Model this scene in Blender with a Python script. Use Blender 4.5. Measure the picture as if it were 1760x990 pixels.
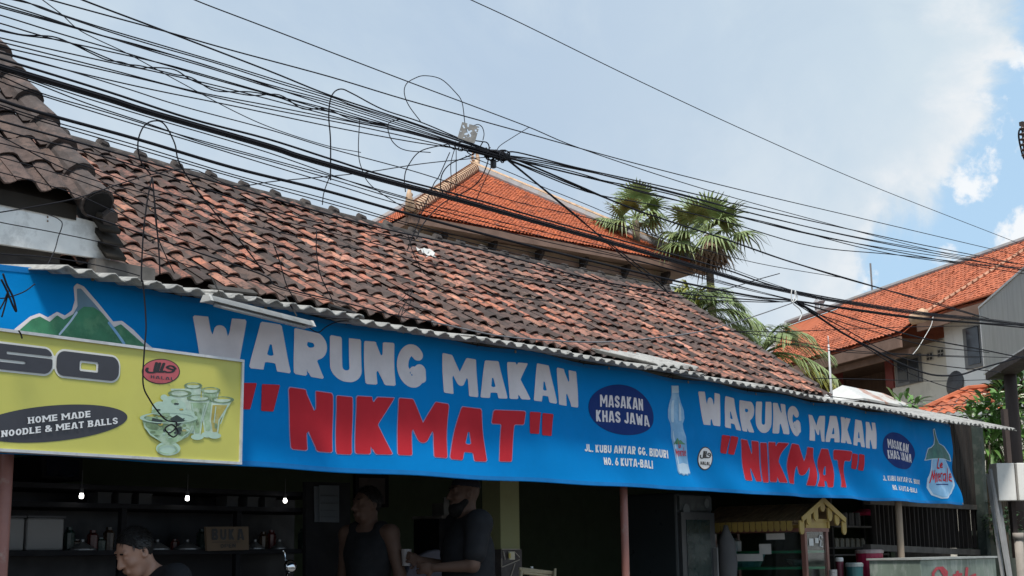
import bpy, bmesh, math, random
import numpy as np
from mathutils import Vector, Matrix
R = math.radians
random.seed(7)
rng = np.random.default_rng(7)
for o in list(bpy.data.objects): bpy.data.objects.remove(o)
scene = bpy.context.scene
COL = scene.collection

# ------------------------------------------------------------------ camera
FPX, IW, IH = 2350.0, 1760.0, 990.0
PITCH, ROLL, EYE = math.atan(460/FPX), 0.014, 1.6
fwd = np.array([0, math.cos(PITCH), math.sin(PITCH)])
_up = np.array([0, -math.sin(PITCH), math.cos(PITCH)])
_rt = np.array([1.0, 0, 0])
cr = _rt*math.cos(ROLL) - _up*math.sin(ROLL)
cu = _up*math.cos(ROLL) + _rt*math.sin(ROLL)
EYEP = np.array([0, 0, EYE])
cam_data = bpy.data.cameras.new('camera')
cam_data.sensor_width = 36
cam_data.lens = 36*FPX/IW
cam_data.clip_start = 0.05
cam_data.clip_end = 5000
cam = bpy.data.objects.new('camera', cam_data)
COL.objects.link(cam)
m = Matrix.Identity(4)
for i in range(3):
    m[i][0], m[i][1], m[i][2], m[i][3] = cr[i], cu[i], -fwd[i], EYEP[i]
cam.matrix_world = m
scene.camera = cam
scene.render.resolution_x, scene.render.resolution_y = 1024, 576

def ray(px, py):
    return fwd + cr*(px-IW/2)/FPX - cu*(py-IH/2)/FPX
def nrm(v):
    v = np.array(v, float); return v/np.linalg.norm(v)
def dep(px, py, D):
    return EYEP + ray(px, py)*D
def hit(px, py, P0, n):
    r = ray(px, py)
    return EYEP + r*(((np.array(P0)-EYEP) @ n)/(r @ n))
def proj(P):
    d = np.array(P)-EYEP; z = d @ fwd
    return IW/2+FPX*(d @ cr)/z, IH/2-FPX*(d @ cu)/z

# ------------------------------------------------------------------ sun, sky
SUN_AZ, SUN_EL = 190.0, 60.0        # azimuth from the street heading (+Y) towards +X
SUN_STRENGTH, SUN_ANGLE, SKY = 3.9, 11.0, 0.10
EXPOSURE = 0.2
sd = np.array([math.sin(R(SUN_AZ))*math.cos(R(SUN_EL)), math.cos(R(SUN_AZ))*math.cos(R(SUN_EL)), math.sin(R(SUN_EL))])
sun_data = bpy.data.lights.new('sun', 'SUN')
sun_data.energy, sun_data.angle, sun_data.color = SUN_STRENGTH, R(SUN_ANGLE), (1.0, 0.95, 0.88)
sun = bpy.data.objects.new('sun', sun_data)
COL.objects.link(sun)
sun.rotation_euler = Vector(sd).to_track_quat('Z', 'Y').to_euler()
sun.location = (10, 5, 30)

world = bpy.data.worlds.new('World')
scene.world = world
world.use_nodes = True
wt = world.node_tree
for nd in list(wt.nodes): wt.nodes.remove(nd)
def wn(t, **kw):
    nd = wt.nodes.new(t)
    for k, v in kw.items(): setattr(nd, k, v)
    return nd
def wmath(op, a, b=None, c=None, clamp=False):
    nd = wt.nodes.new('ShaderNodeMath'); nd.operation = op; nd.use_clamp = clamp
    for i, v in enumerate((a, b, c)):
        if v is None: continue
        if isinstance(v, (int, float)): nd.inputs[i].default_value = v
        else: wt.links.new(v, nd.inputs[i])
    return nd.outputs[0]
def wmix(f, a, b):
    nd = wt.nodes.new('ShaderNodeMix'); nd.data_type = 'RGBA'
    for s, v in ((0, f), (6, a), (7, b)):
        if isinstance(v, (int, float)): nd.inputs[s].default_value = v
        elif isinstance(v, tuple): nd.inputs[s].default_value = (*v, 1)
        else: wt.links.new(v, nd.inputs[s])
    return nd.outputs[2]
def wsmooth(v, lo, hi):
    nd = wt.nodes.new('ShaderNodeMapRange'); nd.interpolation_type = 'SMOOTHSTEP'
    wt.links.new(v, nd.inputs[0]); nd.inputs[1].default_value = lo; nd.inputs[2].default_value = hi
    return nd.outputs[0]
def wdot(vec, n):
    nd = wt.nodes.new('ShaderNodeVectorMath'); nd.operation = 'DOT_PRODUCT'
    wt.links.new(vec, nd.inputs[0]); nd.inputs[1].default_value = tuple(n)
    return nd.outputs['Value']
def wnoise(vec, scale, detail=6, rough=0.55, dist=0.0):
    nd = wt.nodes.new('ShaderNodeTexNoise')
    wt.links.new(vec, nd.inputs['Vector'])
    nd.inputs['Scale'].default_value = scale; nd.inputs['Detail'].default_value = detail
    nd.inputs['Roughness'].default_value = rough; nd.inputs['Distortion'].default_value = dist
    return nd.outputs[0]
tc = wn('ShaderNodeTexCoord')
DIR = tc.outputs['Generated']
sky = wn('ShaderNodeTexSky', sky_type='NISHITA', sun_disc=False)
sky.sun_elevation = R(SUN_EL)
sky.sun_rotation = R(SUN_AZ)
sky.air_density, sky.dust_density, sky.ozone_density, sky.altitude = 1.0, 1.5, 1.0, 30
# the cloud bank ends along a great circle; beyond it (up the street, to the right) the sky is open
e_n = nrm(np.cross(ray(1805, -20), ray(1590, 330)))
if e_n @ ray(400, 100) < 0: e_n = -e_n
edge = wdot(DIR, e_n)                                     # >0 inside the bank
nA = wnoise(DIR, 7.0, 9, 0.62, 0.4)
nB = wnoise(DIR, 2.6, 7, 0.55, 0.6)
nC = wnoise(DIR, 16.0, 8, 0.6, 0.2)
dist = wmath('ADD', edge, wmath('MULTIPLY', wmath('SUBTRACT', nA, 0.5), 0.17))
bank = wsmooth(dist, -0.012, 0.012)
rim = wmath('MULTIPLY', wsmooth(dist, 0.055, 0.0), bank)
# scattered small puffs in the open part, thicker low over the roofs
sepz = wn('ShaderNodeSeparateXYZ'); wt.links.new(DIR, sepz.inputs[0])
low = wsmooth(sepz.outputs[2], 0.36, 0.16)
pf = wmath('ADD', nC, wmath('MULTIPLY', low, 0.09))
puff = wsmooth(pf, 0.57, 0.66)
toright = wsmooth(wdot(DIR, nrm(cr)), -0.1, 0.42)
grey = wmix(toright, (4.1, 5.2, 6.6), (5.5, 6.5, 7.3))
grey = wmix(wmath('MULTIPLY', wsmooth(nB, 0.42, 0.64), 0.75), grey, (5.9, 6.8, 7.4))
grey = wmix(wmath('MULTIPLY', wsmooth(nA, 0.5, 0.75), 0.25), grey, (6.6, 7.3, 7.7))
nD = wnoise(DIR, 4.2, 8, 0.6, 0.8)
grey = wmix(wmath('MULTIPLY', wsmooth(nD, 0.56, 0.36), 0.5), grey, (4.1, 5.2, 6.5))
white = (7.7, 7.9, 8.1)
shade = wmix(wmath('MULTIPLY', rim, wsmooth(nC, 0.36, 0.66)), grey, white)
shade = wmix(wmath('MULTIPLY', low, wmath('MULTIPLY', wsmooth(nA, 0.35, 0.62), 0.55)), shade, (7.3, 7.7, 8.0))
opensky = wmix(0.78, sky.outputs[0], (4.5, 6.6, 8.7))
openp = wmix(puff, opensky, (8.0, 8.3, 8.6))
colr = wmix(bank, openp, shade)
bg = wn('ShaderNodeBackground'); bg.inputs[1].default_value = SKY
wt.links.new(colr, bg.inputs[0])
wo = wn('ShaderNodeOutputWorld'); wt.links.new(bg.outputs[0], wo.inputs[0])

vs = scene.view_settings
vs.view_transform, vs.look, vs.exposure, vs.gamma = 'Standard', 'None', EXPOSURE, 1.0
vs.use_curve_mapping = False
scene.render.engine = 'CYCLES'
scene.cycles.max_bounces = 6
scene.cycles.use_denoising = True

# ------------------------------------------------------------------ scene frame: along the shop front (D), into the building (N)
_a = EYEP + ray(0, 783)*(2.1-EYE)/ray(0, 783)[2]
_b = EYEP + ray(1640, 868)*(2.1-EYE)/ray(1640, 868)[2]
D = nrm(_b-_a)
N = np.array([-D[1], D[0], 0.0])
Z = np.array([0, 0, 1.0])
A0 = np.array([_a[0], _a[1], 0.0])
def W(s, o, z):
    return A0 + D*s + N*o + Z*z
def sz(px, py, o=0.0):
    q = hit(px, py, A0+N*o, N)-A0
    return float(q @ D), float(q[2])
def P(px, py, o=0.0):
    return hit(px, py, A0+N*o, N)

# ------------------------------------------------------------------ materials
MATS = {}
def mat(name, col, rough=0.6, var=0.15, scale=8.0, metal=0.0, bump=0.0, bscale=40.0, stain=None, stain_amt=0.5,
        stain_scale=3.0, emit=0.0, trans=0.0, attr=None, coat=0.0, stretch=(1, 1, 1), stain_lo=0.5, stain_hi=0.62):
    if name in MATS: return MATS[name]
    M = bpy.data.materials.new(name); M.use_nodes = True
    t = M.node_tree; b = t.nodes['Principled BSDF']
    tcn = t.nodes.new('ShaderNodeTexCoord'); mp = t.nodes.new('ShaderNodeMapping')
    mp.inputs['Scale'].default_value = stretch
    t.links.new(tcn.outputs['Object'], mp.inputs[0])
    def noise(sc, det=6, ro=0.6):
        q = t.nodes.new('ShaderNodeTexNoise'); t.links.new(mp.outputs[0], q.inputs['Vector'])
        q.inputs['Scale'].default_value = sc; q.inputs['Detail'].default_value = det; q.inputs['Roughness'].default_value = ro
        return q.outputs[0]
    def mix(f, a, c, blend='MIX'):
        q = t.nodes.new('ShaderNodeMix'); q.data_type = 'RGBA'; q.blend_type = blend
        for s, v in ((0, f), (6, a), (7, c)):
            if isinstance(v, (int, float)): q.inputs[s].default_value = v
            elif isinstance(v, tuple): q.inputs[s].default_value = (*v[:3], 1)
            else: t.links.new(v, q.inputs[s])
        return q.outputs[2]
    def ramp(v, lo, hi, a=0.0, c=1.0):
        q = t.nodes.new('ShaderNodeMapRange'); t.links.new(v, q.inputs[0])
        for i, x in enumerate((lo, hi, a, c)): q.inputs[1+i].default_value = x
        return q.outputs[0]
    if attr:
        an = t.nodes.new('ShaderNodeAttribute'); an.attribute_name = attr
        base = an.outputs['Color']
    else:
        base = tuple(col)
    gv = t.nodes.new('ShaderNodeCombineColor')
    g = ramp(noise(scale), 0.3, 0.7, 1-var, 1+var)
    for i in range(3): t.links.new(g, gv.inputs[i])
    c = mix(1.0, base, gv.outputs[0], 'MULTIPLY')
    if stain:
        f = ramp(noise(stain_scale, 8, 0.68), stain_lo, stain_hi, 0, stain_amt)
        c = mix(f, c, tuple(stain))
    t.links.new(c, b.inputs['Base Color'])
    b.inputs['Metallic'].default_value = metal
    t.links.new(ramp(noise(scale*2.3), 0.3, 0.7, max(0.02, rough-0.1), min(1, rough+0.1)), b.inputs['Roughness'])
    if rough > 0.55: b.inputs['Specular IOR Level'].default_value = 0.25
    if coat: b.inputs['Coat Weight'].default_value = coat
    if bump:
        bp = t.nodes.new('ShaderNodeBump'); bp.inputs['Strength'].default_value = bump; bp.inputs['Distance'].default_value = 0.01
        t.links.new(noise(bscale), bp.inputs['Height']); t.links.new(bp.outputs[0], b.inputs['Normal'])
    if emit:
        b.inputs['Emission Color'].default_value = (*col[:3], 1); b.inputs['Emission Strength'].default_value = emit
    if trans:
        b.inputs['Transmission Weight'].default_value = trans
    MATS[name] = M
    return M

# ------------------------------------------------------------------ mesh helpers
class MB:
    """collects faces for ONE mesh object"""
    def __init__(s): s.v = []; s.f = []; s.c = []
    def add(s, verts, faces, col=None):
        k = len(s.v); s.v.extend([tuple(map(float, q)) for q in verts])
        s.f.extend([tuple(i+k for i in f) for f in faces])
        s.c.extend([col]*len(faces)); return s
    def box(s, c, size, ax=None, col=None):
        ax = ax or (D, N, Z); c = np.array(c, float)
        h = [np.array(a)*q/2 for a, q in zip(ax, size)]
        vs_ = [c+i*h[0]+j*h[1]+k*h[2] for i in (-1, 1) for j in (-1, 1) for k in (-1, 1)]
        return s.add(vs_, [(0, 1, 3, 2), (4, 6, 7, 5), (0, 4, 5, 1), (2, 3, 7, 6), (0, 2, 6, 4), (1, 5, 7, 3)], col)
    def sbox(s, s0, s1, o0, o1, z0, z1, col=None):
        return s.box(W((s0+s1)/2, (o0+o1)/2, (z0+z1)/2), (abs(s1-s0), abs(o1-o0), abs(z1-z0)), None, col)
    def beam(s, a, b, w, h, up=Z, col=None):
        a, b = np.array(a, float), np.array(b, float); t = nrm(b-a)
        u = np.cross(up, t); u = nrm(u) if np.linalg.norm(u) > 1e-6 else np.array([1., 0, 0])
        return s.box((a+b)/2, (np.linalg.norm(b-a), w, h), (t, u, np.cross(t, u)), col)
    def tube(s, pts, r, seg=6, caps=True, col=None):
        pts = [np.array(p, float) for p in pts]; n = len(pts)
        rr = r if isinstance(r, (list, tuple, np.ndarray)) else [r]*n
        t0 = nrm(pts[1]-pts[0]); u = np.cross(t0, Z)
        u = nrm(u) if np.linalg.norm(u) > 1e-4 else np.array([1., 0, 0])
        vs_ = []; 
        for i, p in enumerate(pts):
            t = nrm(pts[min(i+1, n-1)]-pts[max(i-1, 0)])
            u = u-t*(u @ t); u = nrm(u); w = np.cross(t, u)
            for k in range(seg):
                a = 2*math.pi*k/seg
                vs_.append(p+(u*math.cos(a)+w*math.sin(a))*rr[i])
        fs = [(i*seg+k, i*seg+(k+1) % seg, (i+1)*seg+(k+1) % seg, (i+1)*seg+k) for i in range(n-1) for k in range(seg)]
        if caps: fs += [tuple(range(seg))[::-1], tuple((n-1)*seg+k for k in range(seg))]
        return s.add(vs_, fs, col)
    def lathe(s, c, prof, seg=16, axis=Z, col=None):
        axis = nrm(axis); u = np.cross(axis, [0.3, 0.9, 0.1]); u = nrm(u); w = np.cross(axis, u); c = np.array(c, float)
        vs_ = [c+axis*z+(u*math.cos(2*math.pi*k/seg)+w*math.sin(2*math.pi*k/seg))*r for r, z in prof for k in range(seg)]
        n = len(prof)
        fs = [(i*seg+k, i*seg+(k+1) % seg, (i+1)*seg+(k+1) % seg, (i+1)*seg+k) for i in range(n-1) for k in range(seg)]
        fs += [tuple(range(seg))[::-1], tuple((n-1)*seg+k for k in range(seg))]
        return s.add(vs_, fs, col)
    def prism(s, poly, off, col=None):
        """poly: 3D outline, extruded by the vector off"""
        n = len(poly); off = np.array(off, float); poly = [np.array(p, float) for p in poly]
        vs_ = poly+[p+off for p in poly]
        return s.add(vs_, [tuple(range(n))[::-1], tuple(range(n, 2*n))]+[(i, (i+1) % n, n+(i+1) % n, n+i) for i in range(n)], col)
    def build(s, name, material, parent=None, smooth=False, bevel=0.0, normals=True, **tags):
        me = bpy.data.meshes.new(name)
        off = np.array(parent_loc(parent)) if parent else np.zeros(3)
        va = np.array(s.v, float).reshape(-1, 3)-off
        if parent is None and len(va):
            org = np.array([va[:, 0].mean(), va[:, 1].mean(), va[:, 2].min()]); va = va-org
        me.from_pydata(va.tolist(), [], s.f); 
        if any(c is not None for c in s.c):
            ca = me.color_attributes.new('Col', 'FLOAT_COLOR', 'CORNER')
            arr = np.ones((len(me.loops), 4), np.float32); k = 0
            for f, c in zip(s.f, s.c):
                arr[k:k+len(f), :3] = c if c is not None else (1, 1, 1); k += len(f)
            ca.data.foreach_set('color', arr.ravel())
        if normals:
            b = bmesh.new(); b.from_mesh(me); bmesh.ops.recalc_face_normals(b, faces=b.faces); b.to_mesh(me); b.free()
        me.update()
        if smooth: me.shade_smooth()
        me.materials.append(material)
        o = bpy.data.objects.new(name, me); COL.objects.link(o)
        if parent is None:
            if len(va): o.location = org
        else: o.parent = parent
        if bevel:
            md = o.modifiers.new('bevel', 'BEVEL'); md.width = bevel; md.segments = 2; md.limit_method = 'ANGLE'
        for k_, v_ in tags.items(): o[k_] = v_
        return o
def parent_loc(p):
    l = np.array(p.location, float)
    while p.parent: p = p.parent; l = l+np.array(p.location, float)
    return l
def thing(name, label, cat, loc, group=None):
    o = bpy.data.objects.new(name, None); o.empty_display_size = 0.2; COL.objects.link(o)
    o.location = tuple(map(float, loc)); o['label'] = label; o['category'] = cat
    if group: o['group'] = group
    return o
def tag(o, label, cat, group=None, kind=None):
    if label: o['label'] = label
    if cat: o['category'] = cat
    if group: o['group'] = group
    if kind: o['kind'] = kind
    return o
def smooth_pts(pts, n=6):
    """Catmull-Rom through the points"""
    p = [np.array(q, float) for q in pts]
    if len(p) < 3: return p
    p = [2*p[0]-p[1]]+p+[2*p[-1]-p[-2]]; out = []
    for i in range(1, len(p)-2):
        for k in range(n):
            t = k/n
            out.append(0.5*((2*p[i])+(-p[i-1]+p[i+1])*t+(2*p[i-1]-5*p[i]+4*p[i+1]-p[i+2])*t*t+(-p[i-1]+3*p[i]-3*p[i+1]+p[i+2])*t**3))
    out.append(p[-2]); return out

# ------------------------------------------------------------------ flat shapes by signed distance, meshed on a fine grid
def sd_poly(X, Y, pts):
    pts = np.array(pts, float); d = np.full(X.shape, 1e9); s = np.ones(X.shape)
    for i in range(len(pts)):
        a, b = pts[i], pts[i-1]; ex, ey = b-a; wx, wy = X-a[0], Y-a[1]
        q = np.clip((wx*ex+wy*ey)/(ex*ex+ey*ey+1e-12), 0, 1)
        d = np.minimum(d, (wx-ex*q)**2+(wy-ey*q)**2)
        c1, c2, c3 = Y >= a[1], Y < b[1], ex*wy > ey*wx
        s = np.where((c1 & c2 & c3) | (~c1 & ~c2 & ~c3), -s, s)
    return s*np.sqrt(d)
def sd_stroke(X, Y, pts, r):
    d = np.full(X.shape, 1e9)
    for a, b in zip(pts[:-1], pts[1:]):
        a, b = np.array(a, float), np.array(b, float); e = b-a; wx, wy = X-a[0], Y-a[1]
        q = np.clip((wx*e[0]+wy*e[1])/(e @ e+1e-12), 0, 1)
        d = np.minimum(d, np.hypot(wx-e[0]*q, wy-e[1]*q))
    return d-r
def sd_ell(X, Y, cx, cy, rx, ry):
    return (np.sqrt(((X-cx)/rx)**2+((Y-cy)/ry)**2)-1)*min(rx, ry)
def sd_rect(X, Y, x0, y0, x1, y1, r=0.0):
    qx = np.abs(X-(x0+x1)/2)-(x1-x0)/2+r; qy = np.abs(Y-(y0+y1)/2)-(y1-y0)/2+r
    return np.hypot(np.maximum(qx, 0), np.maximum(qy, 0))+np.minimum(np.maximum(qx, qy), 0)-r
def flat(mb, fn, bbox, step, mapf, col=None):
    """mesh the region fn<0 of the rectangle bbox; mapf(x,y)->3D"""
    x0, y0, x1, y1 = bbox
    nx, ny = max(2, int((x1-x0)/step)+2), max(2, int((y1-y0)/step)+2)
    xs, ys = np.linspace(x0, x1, nx), np.linspace(y0, y1, ny)
    X, Y = np.meshgrid(xs, ys, indexing='ij'); V = fn(X, Y)
    V = np.where(np.abs(V) < 1e-9, 1e-9, V); ins = V < 0
    idx = {}; vs_ = []; fs = []
    def corner(i, j):
        k = (i, j)
        if k not in idx: idx[k] = len(vs_); vs_.append((xs[i], ys[j]))
        return idx[k]
    def cut(a, b):
        k = (a, b) if a < b else (b, a)
        if k not in idx:
            (i, j), (p, q) = k; t = V[i, j]/(V[i, j]-V[p, q])
            idx[k] = len(vs_); vs_.append((xs[i]+(xs[p]-xs[i])*t, ys[j]+(ys[q]-ys[j])*t))
        return idx[k]
    cnt = ins[:-1, :-1].astype(int)+ins[1:, :-1]+ins[:-1, 1:]+ins[1:, 1:]
    for i, j in zip(*np.nonzero(cnt)):
        cs = [(i, j), (i+1, j), (i+1, j+1), (i, j+1)]
        if cnt[i, j] == 4: fs.append(tuple(corner(*c) for c in cs)); continue
        poly = []
        for k in range(4):
            a, b = cs[k], cs[(k+1) % 4]
            if ins[a]: poly.append(corner(*a))
            if ins[a] != ins[b]: poly.append(cut(a, b))
        if len(poly) >= 3: fs.append(tuple(poly))
    if vs_: mb.add([mapf(x, y) for x, y in vs_], fs, col)
    return mb

def arc(cx, cy, rx, ry, a0, a1, n=10):
    return [(cx+rx*math.cos(R(a0+(a1-a0)*k/n)), cy+ry*math.sin(R(a0+(a1-a0)*k/n))) for k in range(n+1)]
def glyph(ch, t):
    """strokes of a capital of height 1: (width, strokes, counters to subtract)"""
    h = t/2
    def g(w, *st): return w, st
    w = 0.43+0.95*t
    if ch == 'W':
        w = 0.6+1.3*t; return g(w, [(h*.8, 1.2), (w*.3, -.1)], [(w*.3, -.1), (w*.5, .74), .8], [(w*.5, .74), (w*.7, -.1), .8], [(w*.7, -.1), (w-h*.8, 1.2)])
    if ch == 'A':
        w += .1; return g(w, [(h*.6, -.25), (w*.445, 1.1)], [(w-h*.6, -.25), (w*.555, 1.1)], [(w*.3, .23), (w*.7, .23), .55])
    if ch == 'R':
        return g(w, [(h, -.3), (h, 1.3)], [(h, 1-h*.9), (w*.5, 1-h*.9)]+arc(w-h-.14, .70, .14, .30-h*.9, 90, -90)+[(h, .40+h*.9-h)], [(w*.42, .5), (w-h*.75, -.3)])
    if ch == 'P':
        return g(w, [(h, -.3), (h, 1.3)], [(h, 1-h*.9), (w*.5, 1-h*.9)]+arc(w-h-.14, .68, .14, .32-h*.9, 90, -90)+[(h, .36+h*.9)])
    if ch == 'B':
        return g(w, [(h, 0.1), (h, .9)], [(h, 1-h*.8), (w*.5, 1-h*.8)]+arc(w-h-.14, .75, .12, .25-h*.8, 90, -90)+[(h, .5)], [(h, .5), (w*.5, .5)]+arc(w-h-.12, .25+h*.1, .12, .25-h*.7, 90, -90)+[(h, h*.8)])
    if ch == 'D':
        return g(w, [(h, h), (h, 1-h), (w*.45, 1-h)]+arc(w-h-.2, .5, .2, .5-h, 90, -90)+[(h, h)])
    if ch == 'U':
        return g(w, [(h, 1.3), (h, .3)]+arc(w/2, .32, w/2-h, .32-h, 180, 360)+[(w-h, 1.3)])
    if ch == 'J':
        w -= .06; return g(w, [(w-h, 1.3), (w-h, .3)]+arc(w/2, .3, w/2-h, .3-h, 0, -150))
    if ch == 'N':
        return g(w, [(h, -.3), (h, 1.3)], [(w-h, -.3), (w-h, 1.3)], [(h*1.0, 1.0), (w-h*1.0, 0.0), .78])
    if ch == 'M':
        w += .28; return g(w, [(h, -.3), (h, 1.3)], [(w-h, -.3), (w-h, 1.3)], [(h*.9, 1.05), (w/2, .36), (w-h*.9, 1.05), .85])
    if ch == 'G':
        return g(w, arc(w/2, .5, w/2-h, .5-h, 48, 350, 22), [(w-h*.9, .36), (w*.58, .40), .72], [(w-h*.8, .25), (w-h*.8, .4), .8])
    if ch == 'C': return g(w, arc(w/2, .5, w/2-h, .5-h, 45, 315, 20))
    if ch == 'O': return g(w, arc(w/2, .5, w/2-h, .5-h, 0, 360, 24))
    if ch == 'Q': return g(w, arc(w/2, .5, w/2-h, .5-h, 0, 360, 24), [(w*.6, .3), (w, -.1)])
    if ch == 'K':
        return g(w, [(h, -.3), (h, 1.3)], [(h*1.2, .42), (w-h*.7, 1.15)], [(h*1.5, .58), (w-h*.7, -.15)])
    if ch == 'I': return g(t, [(h, -.3), (h, 1.3)])
    if ch == 'L': w -= .08; return g(w, [(h, 1.3), (h, h), (w+.3, h)])
    if ch == 'T': return g(w, [(-.3, 1-h), (w+.3, 1-h)], [(w/2, 1-h), (w/2, -.3)])
    if ch == 'H': return g(w, [(h, -.3), (h, 1.3)], [(w-h, -.3), (w-h, 1.3)], [(h, .5), (w-h, .5)])
    if ch == 'E': w -= .06; return g(w, [(w+.3, 1-h), (h, 1-h), (h, h), (w+.3, h)], [(h, .5), (w*.85, .5)])
    if ch == 'Y': return g(w, [(h*.7, 1.2), (w/2, .42), (w-h*.7, 1.2)], [(w/2, .5), (w/2, -.3)])
    if ch == 'S':
        return g(w, arc(w/2, 1-(.27+h/4), w/2-h, .27-h*.75, 20, 200, 12)+[(w*.36, .56), (w*.64, .44)]+arc(w/2, .27+h/4, w/2-h, .27-h*.75, 20, -160, 12))
    if ch == '6':
        return g(w, [(w*.72, 1.1), (h+.02, .42)], arc(w/2, .32, w/2-h, .32-h, 0, 360, 20))
    if ch == '&':
        w += .12; return g(w, [(w-h*.5, .05), (w*.26, .72)]+arc(w*.42, .8, .17, .2-h*.6, 200, -40, 10)+[(w*.2, .42)]+arc(w*.38, .27, .36*w-h*.4, .27-h*.6, 140, 350, 12)+[(w-h*.6, .5)])
    if ch == '.': return g(t, [(h, h*.8), (h+.001, h*.8)])
    if ch == '-': return g(.3, [(0.02, .45), (.28, .45)])
    if ch == '"':
        return g(.2+2.2*t, [(h*.7, .62), (h*1.15, 1.3)], [(h*.7+t*1.35, .62), (h*1.15+t*1.35, 1.3)])
    return g(.3)
SERIF = dict(H=((0, 1), (0, 1)), M=((0, 1), (0, 1)), N=((0,), (0, 1)), A=((0, 1), ()), L=((0,), (0,)), E=((0,), (0,)), D=((0,), (0,)),
             B=((0,), (0,)), T=((.5,), ()), S=((), ()), O=((), ()))
def text_layout(s, t, gap):
    out = []; x = 0.0
    for ch in s:
        if ch == ' ': x += .34; continue
        w, st = glyph(ch, t); out.append((ch, x, w, st)); x += w+gap
    return out, x-gap
def text_mesh(mb, s, mapf, t=.27, gap=.07, n=34, rad=.03, clip=(0, 1), jitter=0.0, serif=False, grow=0.0, col=None):
    """mapf(u,v): u 0..1 along the line, v 0..1 up the letters"""
    lay, total = text_layout(s, t, gap)
    rr = random.Random(s)
    for ch, x, w, st in lay:
        lo, hi = clip
        dy0, dy1 = rr.uniform(-jitter, jitter), rr.uniform(-jitter, jitter); sk = rr.uniform(-jitter, jitter)
        def fn(X, Y, st=st, w=w, ch=ch):
            Xs = X-sk*(Y-.5)
            d = np.full(X.shape, 1e9)
            for k in st:
                fk = 1.0
                if isinstance(k[-1], float): fk, k = k[-1], k[:-1]
                d = np.minimum(d, sd_stroke(Xs, Y, k, t/2*fk-rad))
            if ch == '"': box = sd_rect(X, Y, -.1, .52+rad, w+.2, 1-rad)
            else: box = sd_rect(X, Y, rad, lo+rad+dy0, w-rad, hi-rad+dy1)
            if ch not in '"': d = np.maximum(d, box)
            else: d = np.maximum(d, sd_rect(X, Y, -.2, .55+rad, w+.3, 1-rad))
            d = d-rad
            if serif and ch in SERIF:
                for xs_, y0, y1 in ((SERIF[ch][0], 0, .11), (SERIF[ch][1], .89, 1)):
                    for q in xs_:
                        c = (t/2+q*(w-t)) if len(xs_) > 1 or q == .5 else t/2
                        d = np.minimum(d, sd_rect(X, Y, c-t*.85, y0, c+t*.85, y1))
            return d-grow
        e = grow+.12
        flat(mb, fn, (-e, -e, w+e, 1+e), 1.0/n, lambda a, b, x=x: mapf((a+x)/total, b), col)
    return mb
# ================================================================== ground
M_asph = mat('asphalt', (.055, .054, .052), .9, .25, 3, bump=.4, bscale=120)
M_pave = mat('concrete_paving', (.14, .135, .125), .9, .2, 2, bump=.3, bscale=60, stain=(.16, .15, .14), stain_amt=.5)
M_earth = mat('earth', (.16, .13, .10), .95, .3, .4)
def sheet(name, corners, z, m_, kind='structure'):
    b = MB(); b.add([(x, y, z) for x, y in corners], [tuple(range(len(corners)))])
    return tag(b.build(name, m_), None, None, kind=kind)
sheet('ground', [(-600, -600), (600, -600), (600, 600), (-600, 600)], 0.0, M_earth)
def so(s, o): q = W(s, o, 0); return (q[0], q[1])
sheet('road', [so(-60, -9), so(80, -9), so(80, -1.9), so(-60, -1.9)], 0.004, M_asph)
pv = MB(); pv.sbox(-40, 60, -1.9, 0.35, 0.0, 0.12); tag(pv.build('pavement', M_pave), None, None, kind='structure')
for k in range(12):
    mk = MB(); s0 = -30+k*6; mk.add([W(s0, -5.5, .008), W(s0+2.5, -5.5, .008), W(s0+2.5, -5.38, .008), W(s0, -5.38, .008)], [(0, 1, 2, 3)])
    tag(mk.build('road_marking', mat('road_paint', (.75, .75, .72), .7, .2, 6)), None, None, kind='structure')

# ================================================================== clay tiles
def S_profile(x):
    return .5+.5*math.cos(2*math.pi*(x-.30))-.07*math.cos(4*math.pi*(x-.30))+.06*math.sin(4*math.pi*(x-.30))
def tile_roof(mb, P0, u, v, ncol, nrow, tw, th, amp, lip, colfn, ns=8, bounds=None, jit=.006, thick=.012):
    u, v = nrm(u), nrm(v); n = nrm(np.cross(u, v)); 
    if n[2] < 0: n = -n
    P0 = np.array(P0, float)
    for r in range(nrow):
        for c in range(ncol):
            if bounds:
                vm = (r+.5)*th; lo, hi = bounds(vm)
                if (c+1)*tw < lo or c*tw > hi: continue
            du, dv, dn = rng.normal(0, jit, 3); dn *= .4
            tw_ = rng.normal(0, jit*.35)
            v0, v1 = r*th-.02+dv, (r+1)*th+.03+dv
            top, low, mid, lipv = [], [], [], []
            for k in range(ns+1):
                f = k/ns; x = c*tw+f*tw*1.03+du; h = amp*S_profile(f)+dn+tw_*(f-.5)*8
                x0 = x1 = x
                if bounds:
                    b0, b1 = bounds(v0), bounds(v1)
                    x0 = min(max(x, b0[0]), b0[1]); x1 = min(max(x, b1[0]), b1[1])
                low.append(P0+u*x0+v*v0+n*(h+lip)); top.append(P0+u*x1+v*v1+n*(h*.96)); mid.append((low[-1]*.62+top[-1]*.38))
                lipv.append(P0+u*x0+v*(v0+.004)+n*(h+lip-thick))
            cs = colfn(r, c)
            k0 = len(mb.v)
            
            for grp in (low, top, low, lipv, mid): mb.v.extend(map(tuple, grp))
            m_ = ns+1
            for k in range(ns):
                mb.f.append((k0+k, k0+k+1, k0+4*m_+k+1, k0+4*m_+k)); mb.c.append(cs((k+.5)/ns, 0))
                mb.f.append((k0+4*m_+k, k0+4*m_+k+1, k0+m_+k+1, k0+m_+k)); mb.c.append(cs((k+.5)/ns, 1))
            for k in range(ns):
                mb.f.append((k0+2*m_+k, k0+2*m_+k+1, k0+3*m_+k+1, k0+3*m_+k)); mb.c.append(cs((k+.5)/ns, 0))
    return mb
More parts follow.
